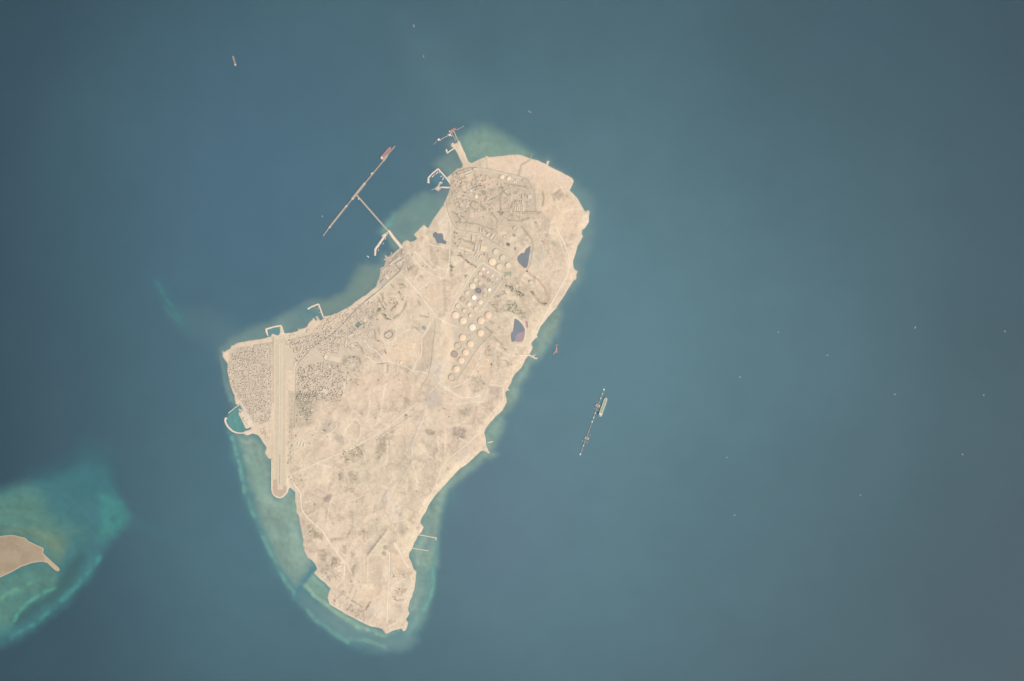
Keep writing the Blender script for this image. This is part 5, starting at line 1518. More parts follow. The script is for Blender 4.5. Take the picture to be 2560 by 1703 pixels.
CROWNS = []
for i, rgb in enumerate(((160, 157, 136), (172, 165, 145), (152, 150, 130), (178, 168, 148))):
    me = crown_mesh(i + 3)
    me.materials.append(leaf_mat(rgb))
    CROWNS.append(me)
tr = MB().cyl(0, 0, .05, -.1, .55, 7, .03)
tr.bar((0, 0), (.22, .1), .03, .4, .5)
tr.bar((0, 0), (-.18, .16), .03, .38, .48)
tr.bar((0, 0), (.02, -.22), .03, .42, .52)
TRUNK = bpy.data.meshes.new('trunk')
TRUNK.from_pydata(tr.v, [], tr.f)
TRUNK.materials.append(BARK)
LONE = [
    ('G 1300,560 1335,607 1455,705 1595,975 1290,978 1470,1095 2055,803 1740,960 1630,1050 1570,1035 1480,1010 1500,930 1380,760 1350,740 1420,640 1230,1230 1310,1225 1240,1120 1770,690 1920,750 1640,660 1120,790 1090,830 1110,960 1080,1000',
     'lone dark tree on the sandy ground southeast of the runway', 'lone trees southeast of the runway'),
    ('G 1075,1250 1115,1290 1140,1330 1210,1380 1150,1310 1470,1460 1250,1300', 'dark tree by the seaward end of the runway', 'trees by the runway end'),
    ('I 850,170 625,235 1030,375 990,480 1400,395 1505,455 1550,480 1845,590 1670,1125 1120,1425 300,1180 270,1280 580,630 470,500 730,260 160,360 1165,140 1580,235 800,195 2195,425',
     'lone dark shrub tree on the open central plain', 'lone trees on the central plain'),
    ('J 235,420 400,480 270,500 1330,310 1285,515 1015,440 410,730 1110,880 1950,130 1890,270 600,1090 1310,700 785,215 1680,295 1450,690 1800,830 1760,830 1895,280',
     'lone dark shrub tree on the southern hills', 'lone trees on the southern hills'),
    ('K 500,410 560,715 570,775 515,470 810,430 950,525 980,340 930,435 1460,430 1515,425 1500,265 1585,340 1590,375 700,580 1425,660 1620,545 640,520 685,295',
     'lone dark shrub tree on the southern tip', 'lone trees on the southern tip'),
    ('H 880,1135 625,1070 805,895 560,1305 1005,1030 1170,1240 1520,1435 990,1260 700,880 1600,260 690,1020 1070,1390 860,1240 1200,1470',
     'lone dark tree on the inland plain east of town', 'lone trees on the inland plain'),
    ('C 1155,510 1060,520 1110,640 930,740 985,755 1330,690 1340,560 1105,815 740,420 830,330 920,320 1110,790',
     'lone dark tree between the western pond and the pipeline road', 'lone trees near the western pond'),
    ('D 1595,440 1735,955 1590,1365 1310,835 1390,1380 835,1300 855,1185 1680,250 1640,120 1930,370 1500,830 1740,690 1640,480',
     'lone shrub on the dry slopes of the eastern shore', 'lone shrubs of the eastern shore'),
    ('E 575,765 580,835 440,465 640,1180 655,1170 760,900 755,925 1135,755 870,340 870,1130 1050,740 430,1080 1130,930 560,1000',
     'lone dark shrub on the sand southeast of the tanks', 'lone shrubs southeast of the tanks'),
]
ti = 0
for poly, lab, grp in LONE:
    for x, y in P(poly):
        wx, wy = W([(x, y)])[0]
        s = rng.uniform(9, 21)
        t = root('tree', wx, wy, float(zat(x, y)), rng.uniform(0, 6.28), label=lab, cat='tree', group=grp)
        for nm, me in (('trunk', TRUNK), ('crown', CROWNS[ti % 4])):
            o = bpy.data.objects.new(nm, me)
            COL.objects.link(o)
            o.parent = t
            o.scale = (s, s, s * .55)
        ti += 1

GROVES = [
    ('G 1080,560 1500,300 ; H 700,1000 1450,1150 ; I 1200,300 2000,300 2050,650 1400,1200 1200,1560 ; J 1900,600 1500,700 900,1400 300,900 100,300', .55, 4, 8),
    ('D 1380,200 1900,250 1850,800 1550,1250 1300,1300 1150,800', .7, 4, 8), ('K 500,560 900,300 1300,60 1700,300 1640,1100 1300,1180 900,980 520,760', .8, 4, 8),
    ('C 600,850 1250,950 1230,1500 ; H 1600,1100 1000,950 600,850', .7, 4, 8), ('E 400,1150 780,700 1300,800 950,1300 600,1400', .7, 4, 8),   # outline, trees per 100 square units, size range in metres
    ('F 1200,1060 1560,970 1880,1000 1880,1500 1170,1567', 6.5, 7, 15), ('G 1175,0 1400,0 1420,120 1385,250 1425,360 1350,470 1300,370 1235,340 1180,350', 6.5, 7, 15), ('G 1400,0 1520,30 1470,200 1440,440 1300,520 1175,500 1180,340 1300,400', 2.2, 6, 12),
    ('F 210,830 300,760 560,745 830,700 830,1567 ; G 800,420 640,480 420,200 290,0', 2.6, 6, 11),
    ('F 1050,640 1700,500 1830,480 1500,740 1250,920 1100,780', 4.0, 7, 13), ('F 1480,740 1830,480 2300,300 2330,640 1900,850', 3.4, 7, 13),
    ('H 0,400 330,200 700,60 900,0 1000,200 800,400 400,600', 4.0, 7, 13), ('H 330,880 620,900 620,1300 340,1300', 4.0, 7, 13),
    ('F 1120,720 1180,690 1300,680 1200,712', 26, 8, 15), ('F 1170,915 1215,935 1230,975 1200,965', 30, 8, 15),
    ('D 880,1250 1000,1130 1110,1120 1150,1230 1250,1310 1260,1400 1170,1370 1040,1290 940,1290', 7, 8, 15),
    ('D 930,880 1050,900 1130,960 1200,1010 1290,1050 1200,1090 1100,1040 1000,960', 13, 8, 15),
    ('D 1330,980 1400,1020 1440,1110 1500,1160 1580,1170 1540,1200 1460,1170 1400,1080 1340,1020', 15, 8, 15),
    ('D 780,1080 900,1040 980,1000 990,1030 860,1090', 13, 8, 15), ('D 920,760 1140,780 1200,960 900,1060', 5, 7, 12),
    ('D 170,390 210,450 320,450 430,560 560,640 540,650 400,580 310,480 200,470', 15, 8, 15), ('D 150,560 190,560 190,760 150,770', 12, 8, 15),
    ('C 570,1000 660,1000 690,1060 600,1080', 16, 8, 15), ('C 560,1090 590,1120 650,1240 620,1250 570,1150', 14, 8, 14),
    ('C 440,1390 560,1260 560,1300 500,1380 460,1400', 15, 8, 14), ('C 220,1400 290,1350 310,1400 240,1460', 16, 8, 14),
    ('C 400,1200 540,1210 540,1290 420,1300', 8, 8, 14), ('C 680,700 800,740 760,800 660,850', 6, 7, 13), ('C 830,480 910,490 900,530 840,540', 12, 7, 13),
    ('H 820,260 900,170 900,250 860,290', 16, 8, 15), ('H 920,260 960,250 1000,320 1060,360 1000,350 930,320', 16, 8, 15),
    ('H 840,660 890,650 930,690 960,780 985,880 960,830 930,700', 14, 8, 15), ('H 510,690 600,700 660,850 620,850 520,730', 8, 7, 13),
    ('H 420,880 560,900 620,980 590,980 540,910 440,910', 16, 8, 15), ('H 430,740 480,770 450,810', 18, 8, 15),
    ('H 480,1250 560,1180 580,1210 510,1300', 10, 7, 12), ('H 1060,870 1160,880 1180,930 1090,900', 8, 7, 12), ('H 950,540 1090,560 1040,620 960,620', 5, 7, 12),
    ('G 1830,870 2150,780 2200,900 1900,1050 1830,990', 7, 7, 14), ('G 1200,1310 1270,1290 1260,1330 1200,1330', 20, 8, 14), ('G 1160,630 1210,640 1200,710', 22, 8, 14),
    ('G 1880,1380 2000,1400 2050,1480 1900,1450', 8, 7, 12), ('G 1600,1567 1700,1500 1720,1540', 9, 7, 12), ('G 2080,250 2200,300 2180,350 2100,300', 10, 7, 12),
    ('G 1800,1120 1890,1130 1880,1260 1800,1300', 9, 7, 13), ('G 1960,1180 2100,1240 2060,1290 1960,1250', 7, 7, 12), ('G 640,540 760,640 730,740', 10, 7, 13), ('G 400,130 520,330 480,340 400,200', 8, 7, 12), ('G 560,150 680,200 660,260 580,200', 10, 7, 13),
    ('I 480,800 720,650 740,760 640,1000 580,1050 450,1200', 4, 6, 12), ('I 1200,670 1360,680 1350,760 1220,760', 7, 6, 12), ('I 1600,640 1820,640 1780,800 1690,820 1590,740', 6, 6, 12),
    ('I 1680,380 1860,350 1840,470 1720,500', 6, 6, 12), ('I 890,440 940,460 920,520 900,510', 18, 8, 14), ('I 60,1280 200,1300 220,1420 100,1480', 7, 6, 12),
    ('J 270,760 520,900 520,990 350,970', 8, 7, 13), ('J 800,1060 940,1000 1080,1010 920,1300 780,1200', 4, 6, 11), ('J 520,390 620,325 660,350 590,460', 4, 6, 11),
    ('J 620,980 840,960 960,780 930,640 970,640 960,840 880,960 640,1030', 7, 6, 12), ('J 660,1260 740,1260 700,1380 600,1400', 7, 7, 13), ('J 400,1130 580,1150 540,1330 440,1250', 6, 6, 12),
    ('K 380,250 560,60 720,150 600,420 480,440', 5, 6, 12), ('K 760,770 1000,860 980,1010 740,880', 5, 6, 11), ('K 820,705 980,805 975,815 815,715', 26, 7, 12), ('K 1085,735 1100,750 1040,855 1020,845', 26, 7, 13),
    ('K 1430,540 1640,560 1600,800 1430,700', 4, 6, 11), ('K 1400,260 1600,260 1640,380 1430,390', 4, 6, 11),
    ('E 780,480 920,590 980,690 930,680 800,540', 9, 7, 13), ('E 660,330 770,420 760,430 660,345', 14, 7, 12), ('E 640,640 760,600 780,760 660,780', 8, 7, 13), ('E 930,820 1040,830 1060,910 1000,880', 7, 6, 12),
    ('E 460,1050 620,1060 660,1240 480,1330 420,1200', 4, 6, 11), ('E 745,870 775,870 770,930 745,930', 20, 8, 14), ('E 820,700 920,720 860,830', 9, 7, 12),
    ('A 420,650 1000,640 1380,900 1250,1240 900,1320 480,1280 380,950', 2.2, 6, 12), ('A 960,1080 1050,1080 1000,1130', 14, 8, 14), ('A 980,780 1070,800 1000,900', 9, 7, 13), ('A 1100,1100 1460,1100 1460,1160 1200,1200', 5, 6, 12),
    ('A 540,840 640,860 640,880 560,880', 12, 7, 12), ('C 1320,720 1400,740 1380,770 1320,770', 15, 8, 14), ('C 1330,860 1370,870 1360,890', 20, 8, 14), ('C 1540,870 1590,860 1575,905 1545,910', 20, 8, 14), ('C 1380,290 1420,300 1400,340', 16, 8, 14), ('C 1380,390 1410,400 1400,425', 18, 8, 14),
    ('C 280,1250 420,1250 420,1420 220,1480 150,1400', 4, 7, 13), ('A 1640,860 1760,880 1740,960 1650,930', 4, 6, 10), ('D 1500,1160 1600,1150 1600,1210', 12, 7, 13), ('D 730,1150 860,1180 860,1320 780,1260', 7, 7, 13),
    ('H 1500,300 1600,300 1560,400 1500,380', 4, 6, 11),
]
base_v = np.array([(1, 0, 0), (-1, 0, 0), (0, 1, 0), (0, -1, 0), (0, 0, 1.0), (.6, .6, .55), (-.6, .5, .6), (.1, -.75, .6)])
base_f = np.array([(0, 5, 3), (5, 0, 2), (2, 6, 5), (6, 2, 1), (1, 3, 6), (3, 7, 6), (0, 3, 7), (0, 7, 5), (5, 4, 6), (6, 4, 7), (7, 4, 5)])
vs, fs, cs = [], [], []
tp = np.array([alb(c) for c in ((150, 150, 128), (162, 158, 136), (142, 146, 124), (170, 162, 142), (156, 152, 134))])
nb = 0
for poly, dens, s0, s1 in GROVES:
    q = P(poly)
    lo, hi = q.min(0), q.max(0)
    N = int((hi - lo).prod() / 100 * dens * 1.35)
    x = rng.uniform(lo[0], hi[0], N)
    y = rng.uniform(lo[1], hi[1], N)
    ok = inside(x, y, q) & (fbm(x, y, 10, 3, 23) + rng.normal(0, .08, N) > .44)
    x, y = x[ok], y[ok]
    if not len(x):
        continue
    s = rng.uniform(s0, s1, len(x)) * .5
    w = W(np.stack([x, y], 1))
    z = zat(x, y)
    for i in range(len(x)):
        a = rng.uniform(0, 6.28)
        b = base_v * s[i] * rng.uniform(.7, 1.3, (8, 3))
        b = np.stack([b[:, 0] * math.cos(a) - b[:, 1] * math.sin(a), b[:, 0] * math.sin(a) + b[:, 1] * math.cos(a), b[:, 2] * 1.1 + s[i] * .3], 1)
        vs.append(b + np.array((w[i, 0], w[i, 1], z[i])))
        fs.append(base_f + nb)
        cs.append(np.repeat(tp[rng.integers(5)][None], 8, 0))
        nb += 8
stuff_mesh('tree_groves', np.concatenate(vs), np.concatenate(fs), np.concatenate(cs), LEAF, 'dusty green palms, gardens and scrub of the towns and wadis', 'trees')

# ------------------------------------------------------------------ breakwaters, piers and the sea terminals
ROCK = mat('armour_rock', (216, 194, 172), .10, 12)
DECK = mat('jetty_concrete', (196, 184, 170), .08, 15)
PILE = mat('weathered_pile', (150, 140, 130), .08, 5)
LINE = mat('jetty_pipeline', (180, 166, 152), .10, 8)
WHITE = mat('white_paintwork', (240, 232, 220), .04, 8)


def breakwater(poly, widths, label, rock=ROCK, h=4.5, cat='breakwater'):
    pts = P(poly)
    r, wd = [], []
    for i in range(len(pts) - 1):
        k = max(1, int(np.hypot(*(pts[i + 1] - pts[i])) / 2.0))
        for j in range(k):
            r.append(pts[i] + (pts[i + 1] - pts[i]) * j / k)
            wd.append(widths[i] + (widths[i + 1] - widths[i]) * j / k)
    r.append(pts[-1])
    wd.append(widths[-1])
    r = np.array(r)
    wd = np.array(wd) * MPP
    if len(r) > 4:
        r[1:-1] = (r[:-2] + 2 * r[1:-1] + r[2:]) / 4
    w = W(r)
    c = w[0]
    t = root('breakwater' if cat == 'breakwater' else cat.replace(' ', '_'), c[0], c[1], 0, label=label, cat=cat)
    d = np.gradient(w, axis=0)
    d /= np.hypot(d[:, 0], d[:, 1])[:, None] + 1e-9
    n = np.stack([-d[:, 1], d[:, 0]], 1)
    j1 = 1 + .22 * (rng.random(len(r)) - .5)
    j2 = 1 + .22 * (rng.random(len(r)) - .5)
    prof = [(-.62 * j1, -4), (-.5 * j1, .6), (-.3, h), (.3, h), (.5 * j2, .6), (.62 * j2, -4)]
    v = np.concatenate([np.column_stack([w - c + n * (wd * k)[:, None], np.full(len(r), zz)]) for k, zz in prof])
    m = len(r)
    f = [(a * m + i, (a + 1) * m + i, (a + 1) * m + i + 1, a * m + i + 1) for a in range(5) for i in range(m - 1)]
    f += [tuple(a * m for a in range(5, -1, -1)), tuple(a * m + m - 1 for a in range(6))]
    mesh_obj('rock_mound', v, [q[::-1] for q in f], rock, t)
    kk = np.array([-.22, .22])
    v = np.concatenate([np.column_stack([w - c + n * (wd * k)[:, None], np.full(len(r), zz)]) for k, zz in ((-.24, h - .5), (-.24, h + .5), (.24, h + .5), (.24, h - .5))])
    f = [(a * m + i, (a + 1) * m + i, (a + 1) * m + i + 1, a * m + i + 1) for a in range(3) for i in range(m - 1)]
    mesh_obj('crest_road', v, [q[::-1] for q in f], LIGHT_ROAD if rock is ROCK else DECK, t)
    return t


breakwater('F 960,437 850,455 735,490 748,540 766,590', (4.5, 4, 5.5, 5, 2.2), 'angled rock breakwater enclosing the basin at the runway head')
breakwater('F 1350,192 1420,152 1508,118 1540,200 1580,315', (5.2, 3.6, 4, 3.4, 3.8), 'hooked rock breakwater of the second town harbour')
breakwater('A 146,745 145,680 190,632 260,575 310,632 365,695 400,745', (6.2, 4.5, 4, 4.5, 4, 4, 4), 'bent rock breakwater of the northwestern service harbour')
breakwater('G 360,172 270,240 180,312', (2.4, 2.2, 2.0), 'thin straight mole on the north side of the western harbour')
breakwater('G 152,378 132,410 142,455 180,520 240,575 310,604 380,606 410,600', (6.5, 5.6, 5, 5, 4.4, 3.6, 3, 4), 'curved sickle-shaped breakwater of the western harbour')
breakwater('E 1300,750 1340,765 1380,785 1405,808 1435,798', (5, 4.4, 4.4, 4.2, 4), 'small hooked sand spit jetty on the eastern shore')
breakwater('E 1360,772 1385,752 1410,750', (2.4, 2, 1.4), 'short curved rock groyne beside the hooked eastern jetty')
breakwater('J 1925,925 2060,950 2185,972 2176,1010', (2.6, 2.4, 3.0, 2.2), 'long thin jetty with a bent tip on the southeastern shore')
breakwater('J 1835,1122 1940,1142 2066,1160', (2.4, 2.2, 2.2), 'straight thin jetty south of the bent one on the southeastern shore')
breakwater('A 1335,475 1350,440 1372,402', (2.6, 2.4, 1.6), 'dark outfall groyne on the northern shore', mat('dark_rock', (150, 146, 134), .1, 10))
breakwater('A 455,328 405,362 362,392', (3.6, 3.4, 3.6), 'sandy arm branching west from the northern pier')
breakwater('A 356,345 362,375 368,398', (4.4, 4.4, 3), 'short sandy cross head on the northern pier arm')
breakwater('A 400,795 350,795 298,792', (4.4, 4.2, 4.4), 'short causeway to the square quay in the northwestern harbour')
breakwater('C 400,245 330,345 270,430 226,492 222,585', (6.5, 6.2, 6.2, 6, 4.5), 'broad hooked mole branching from the oil terminal causeway')
breakwater('C 395,255 360,270 322,300', (4, 4, 3.4), 'short stub groyne at the root of the hooked mole')
breakwater('C 418,215 500,330 600,450 700,550 750,590', (7, 8.2, 8.5, 8, 7), 'wide causeway carrying pipelines to the T-shaped terminal', cat='causeway', h=5.5)
breakwater('I 2110,865 2150,860 2195,845', (1.6, 3.2, 2.6), 'small pale rocky islet jetty off the southeastern cove')

# square quay in the north-west harbour
q = P('A 215,812 265,762 305,800 260,842')
c = W(q).mean(0)
quay = root('quay', c[0], c[1], 0, label='square concrete quay in the northwestern service harbour', cat='quay')
MB().prism(W(q) - c, -5, 4).build('deck', DECK, quay)
MB().bar(W(P('A 265,765'))[0] - c, W(P('A 312,735'))[0] - c, 26, -5, 3.6).build('arm', DECK, quay)
MB().bar(W(P('A 218,812'))[0] - c, W(P('A 182,822'))[0] - c, 9, 1, 3.4).build('catwalk', DECK, quay)
MB().box(0, 0, 26, 18, 4, 10, .8).build('shed', WHITE, quay)


def jetty_seg(t, c, a, b, w, name, z=9.0, mat_=None, th=2.0, pile=True):
    pa, pb = W(a)[0] - c, W(b)[0] - c
    o = MB().bar(pa, pb, w * MPP, z - th, z).build(name, mat_ or DECK, t)
    if pile:
        L = np.hypot(*(pb - pa))
        n = max(2, int(L / 60))
        d = (pb - pa) / L
        nn = np.array((-d[1], d[0]))
        pm = MB()
        for i in range(n + 1):
            for s in (-1, 1):
                p = pa + d * L * i / n * .98 + nn * s * w * MPP * .35
                pm.cyl(p[0], p[1], 1.6, -8, z - th, 6)
        pm.build('piles', PILE, o)
    return o


# T-shaped oil terminal
a0 = P('B 655,862')[0]
c = W([a0])[0]
tj = root('terminal_jetty', c[0], c[1], 0, label='T-shaped oil terminal jetty off the northwest coast', cat='jetty')
TJ = [('B 655,868 1122,1402', 3.9, 'approach_trestle'), ('B 172,1465 252,1352', 2.0, 'catwalk'), ('B 250,1355 500,1042', 4.6, 'berth_deck'), ('B 498,1044 592,930', 3.0, 'link_deck'),
      ('B 590,932 780,697', 6.2, 'berth_deck'), ('B 778,700 1052,366', 3.3, 'link_deck'), ('B 1050,368 1112,284', 5.4, 'berth_deck'), ('B 1110,286 1216,158', 1.8, 'catwalk')]
for s, w, nm in TJ:
    q = P(s)
    o = jetty_seg(tj, c, q[:1], q[1:], w, nm, z=9 + (.4 if nm == 'berth_deck' else 0) + (.2 if nm == 'catwalk' else 0))
    if nm in ('approach_trestle', 'link_deck', 'berth_deck'):
        pa, pb = W(q[:1])[0] - c, W(q[1:])[0] - c
        d = (pb - pa) / np.hypot(*(pb - pa))
        nn = np.array((-d[1], d[0])) * w * MPP * .28
        for s_ in (-1, 1):
            MB().bar(pa + nn * s_, pb + nn * s_, 3.4, 9.6, 11.2).build('pipeline', LINE, o)
for s, dx_, dy_ in (('B 885,555', 34, 44), ('B 505,1035', 34, 40), ('B 262,1345', 30, 40), ('B 770,705', 30, 46), ('B 690,925', 26, 34), ('B 600,925', 34, 44)):
    p = W(P(s))[0] - c
    o = MB().box(p[0], p[1], dx_, dy_, 6, 11, -.86).build('loading_platform', DECK, tj)
    MB().box(p[0], p[1], dx_ * .45, dy_ * .4, 11, 17, -.86).build('control_house', WHITE, o)
for s in ('B 172,1466', 'B 1216,156', 'B 1190,185', 'B 1160,222', 'B 210,1412', 'B 1135,255'):
    p = W(P(s))[0] - c
    MB().cyl(p[0], p[1], 9 if s in ('B 172,1466', 'B 1216,156') else 6, -6, 10.6, 12).build('mooring_dolphin', DECK, tj)

# northern pier terminal with its trestles
c = W(P('A 490,240'))[0]
npj = root('pier_terminal', c[0], c[1], 0, label='branching steel loading pier at the end of the northern pier', cat='pier')
for s, w, nm in (('A 442,128 492,242', 2.4, 'trestle'), ('A 418,150 470,248', 1.4, 'trestle'), ('A 372,190 435,130', 2.0, 'trestle'), ('A 372,188 285,232', 1.6, 'trestle'),
                 ('A 252,240 202,296', .9, 'catwalk'), ('A 462,118 505,105', 1.2, 'catwalk'), ('A 505,105 562,74', .9, 'catwalk')):
    q = P(s)
    jetty_seg(npj, c, q[:1], q[1:], w, nm, z=8.6 + rng.uniform(0, .6))
for s, r_ in (('A 400,178', 22), ('A 418,188', 16), ('A 378,168', 14), ('A 268,232', 24), ('A 285,240', 14), ('A 318,212', 10), ('A 345,198', 9), ('A 500,106', 9), ('A 530,92', 8), ('A 560,74', 10), ('A 230,268', 8), ('A 468,200', 12)):
    p = W(P(s))[0] - c
    MB().box(p[0], p[1], r_ * 1.5, r_ * 1.2, -5, 10.8, .5).build('platform', DECK if r_ < 20 else WHITE, npj)

# small docks on the waterfront
for s, w, lab in (('C 352,640 395,640', 3.2, 'short concrete dock south of the boat slip on the waterfront'), ('C 368,585 402,612', 3.2, 'short slanted dock, middle of the waterfront docks'),
                  ('C 448,540 480,575', 3.0, 'forked dock, northernmost of the waterfront docks'), ('C 470,535 452,560', 2.2, 'little cross dock beside the forked dock'),
                  ('F 1213,480 1222,512', 1.8, 'tiny landing stage on the beach between the two town harbours'), ('F 1478,300 1500,345', 5.0, 'short wide quay inside the second town harbour')):
    q = P(s)
    c = W(q[:1])[0]
    t = root('dock', c[0], c[1], 0, label=lab, cat='dock')
    jetty_seg(t, c, q[:1], q[1:], w, 'deck', z=4.5)
    p = W(q[1:])[0] - c
    MB().box(p[0] * .1, p[1] * .1, 9, 7, 4.5, 8, .5).build('hut', WHITE, t)

# offshore loading terminal: dolphins and platforms in a line
c = W(P('M 572,818'))[0]
st = root('sea_terminal', c[0], c[1], 0, label='line of dolphins and platforms of the eastern offshore terminal', cat='terminal')
ax0, ax1 = P('M 782,242')[0], P('M 362,1395')[0]
for a, b, w in (('M 778,255', 'M 700,470', 1.0), ('M 660,560', 'M 490,1060', 1.1), ('M 450,1150', 'M 365,1385', 1.0)):
    jetty_seg(st, c, P(a), P(b), w, 'catwalk', z=8.5, pile=False)
for s, r_ in (('M 782,242', 13), ('M 755,320', 9), ('M 725,398', 9.5), ('M 628,664', 9.5), ('M 600,742', 10.5), ('M 572,818', 12), ('M 545,895', 7), ('M 515,972', 7.5), ('M 418,1242', 9.5), ('M 392,1320', 8), ('M 362,1395', 13),
              ('M 660,455', 7), ('M 612,578', 7), ('M 535,1052', 8), ('M 402,1152', 8), ('M 483,1190', 8), ('M 700,470', 7), ('M 655,595', 7), ('M 440,1165', 7), ('M 675,610', 6)):
    p = W(P(s))[0] - c
    MB().cyl(p[0], p[1], r_, -8, 10, 14).build('mooring_dolphin', WHITE if r_ > 8.5 else DECK, st)
ang = math.atan2(-(ax1[1] - ax0[1]), ax1[0] - ax0[0])
RED = mat('faded_red_deck', (200, 172, 160), .08, 14)
for s, rgb in (('M 672,527', (214, 190, 176)), ('M 475,1107', (190, 182, 172))):
    p = W(P(s))[0] - c
    m_ = M(rgb, var=.06)
    o = MB().box(p[0], p[1], 40, 68, 6, 11, ang).build('loading_platform', m_, st)
    MB().box(p[0], p[1], 14, 30, 11, 11.6, ang).build('deck_well', M((110, 108, 106), var=.05), o)
    for k_ in (-1, 1):
        MB().box(p[0] + k_ * 26 * math.cos(ang + 1.57), p[1] + k_ * 26 * math.sin(ang + 1.57), 16, 12, 11, 20, ang).build('control_house', WHITE if k_ > 0 else RED, o)
    for i_ in range(6):
        u_ = (i_ - 2.5) * 6
        MB().box(p[0] + u_ * math.cos(ang), p[1] + u_ * math.sin(ang), 1.6, 50, 11.6, 13, ang).build('pipe', LINE, o)
    for k_ in (-1, 1):
        e = p + np.array((math.cos(ang), math.sin(ang))) * k_ * 55
        MB().bar(p, e, 4, 7, 8.2).build('walkway', DECK, o)

# wrecked, reddish platform off the eastern shore
c = W(P('E 1715,680'))[0]
wr = root('derelict_platform', c[0], c[1], 0, label='rusty pink broken platform standing in the sea off the eastern shore', cat='platform')
RUST = mat('rusty_pink_steel', (190, 160, 152), .14, 10)
for s, w in (('E 1716,640 1718,700', 3.6), ('E 1705,690 1675,735', 2.6), ('E 1712,700 1722,722', 3.0), ('E 1715,600 1717,640', 1.8)):
    q = P(s)
    jetty_seg(wr, c, q[:1], q[1:], w, 'deck', z=7 + rng.uniform(0, .5), mat_=RUST)
for s in ('E 1700,605', 'E 1735,600', 'E 1690,660', 'E 1668,738', 'E 1722,600'):
    p = W(P(s))[0] - c
    MB().box(p[0], p[1], 12, 10, -6, 9, rng.uniform(0, 1.5)).build('caisson', RUST, wr)


# ------------------------------------------------------------------ ships
def hull_outline(L, B, fine=.16, stern=.06):
    pts = []
    for i in range(11):
        s = i / 10
        x = L / 2 - fine * L * (1 - s)
        pts.append((x if i else L / 2 - fine * L, B / 2 * math.sqrt(max(0, 1 - s ** 2.2))))
    up = [(-L / 2, B * .34), (-L / 2 + stern * L, B / 2)] + pts
    return up + [(x, -y) for x, y in reversed(up) if y > 1e-6]


def ship(stern, bow, beam, deck_rgb, hull_rgb, label, name='tanker', cat='tanker', tanker=True):
    a, b = W(P(stern))[0], W(P(bow))[0]
    L = float(np.hypot(*(b - a)))
    B = beam
    mid = (a + b) / 2
    t = root(name, mid[0], mid[1], 0, math.atan2(b[1] - a[1], b[0] - a[0]), label=label, cat=cat)
    ol = np.array(hull_outline(L, B))
    h = max(3.0, L * .05)
    MB().prism(ol, -3, h).build('hull', M(hull_rgb, var=.06, scale=20, rough=.6), t)
    MB().prism(ol * .965, h, h + .6).build('deck', M(deck_rgb, var=.10, scale=22), t)
    hs = MB().box(-L * .38, 0, L * .10, B * .74, h + .6, h + L * .07).build('bridge', M((226, 222, 206), var=.04), t)
    MB().box(-L * .345, 0, L * .022, B * 1.0, h + L * .07, h + L * .085).build('bridge_wing', WHITE, hs)
    MB().box(-L * .445, 0, L * .035, B * .22, h + .6, h + L * .075).build('funnel', M((150, 130, 122), var=.05), t)
    if tanker:
        dk = tuple(int(v_ * .86) for v_ in deck_rgb)
        for k_ in (-.07, .02, .09):
            MB().box(L * .06, B * k_, L * .70, max(1.2, B * .03), h + .6, h + 2.6).build('deck_pipe', M(dk, var=.06), t)
        for k_ in (-.03, .0, .03):
            MB().box(L * (.03 + k_), 0, 2.4, B * .82, h + .6, h + 3.0).build('manifold', M(dk, var=.06), t)
        for k_ in (.2, .33, -.12, -.24):
            MB().box(L * k_, 0, L * .012, B * .86, h + .6, h + 1.6).build('deck_beam', M(dk, var=.06), t)
        MB().cyl(L * .43, 0, max(1.0, B * .05), h + .6, h + 8, 8).build('foremast', WHITE, t)
    else:
        for k_ in (-.16, .04, .24):
            MB().box(L * k_, 0, L * .15, B * .62, h + .6, h + L * .03).build('hatch_cover', M(tuple(int(v_ * .93) for v_ in deck_rgb), var=.06), t)
    return t


ship('B 1012,345', 'B 1160,168', 52, (190, 152, 150), (158, 124, 124), 'red-decked oil tanker moored at the T-shaped terminal')
ship('M 706,722', 'M 826,385', 60, (192, 197, 178), (160, 166, 150), 'pale green oil tanker moored at the eastern offshore terminal')
ship('N 589.3,165.6', 'N 582.0,139.6', 30, (170, 158, 152), (140, 134, 132), 'grey-pink cargo ship alone in the northwestern sea', 'cargo_ship', 'cargo ship', False)
ship('A 385,142', 'A 466,100', 32, (200, 152, 144), (174, 128, 122), 'small red ship berthed at the northern loading pier', 'cargo_ship', 'cargo ship', False)
ship('T 205,222', 'T 196,175', 17, (170, 160, 160), (140, 136, 136), 'faint small vessel highest in the northern sea', 'coaster', 'coaster', False)
ship('T 345,662', 'T 338,622', 14, (158, 172, 168), (130, 144, 142), 'faint small vessel between the northern pier and the top edge', 'coaster', 'coaster', False)
ship('T 1905,1462', 'T 1855,1430', 14, (176, 170, 172), (140, 140, 144), 'faint small vessel north of the reclaimed sand plain', 'coaster', 'coaster', False)


def boat(p, L, rz, label, name='boat', rgb=(236, 232, 224), group=None, z=0):
    x, y = W([p])[0]
    t = root(name, x, y, z, rz, label=label, cat='boat', group=group)
    B = L * .30
    ol = np.array(hull_outline(L, B, .35, .05))
    h = L * .12
    MB().prism(ol, -1, h).build('hull', M(rgb, var=.04), t)
    MB().prism(ol * .9, h, h + .3).build('deck', M(tuple(int(c_ * .95) for c_ in rgb), var=.04), t)
    cb = MB().box(-L * .12, 0, L * .32, B * .62, h, h + L * .12).build('cabin', WHITE, t)
    MB().box(-L * .12, 0, L * .2, B * .45, h + L * .12, h + L * .18).build('wheelhouse', WHITE, cb)
    return t


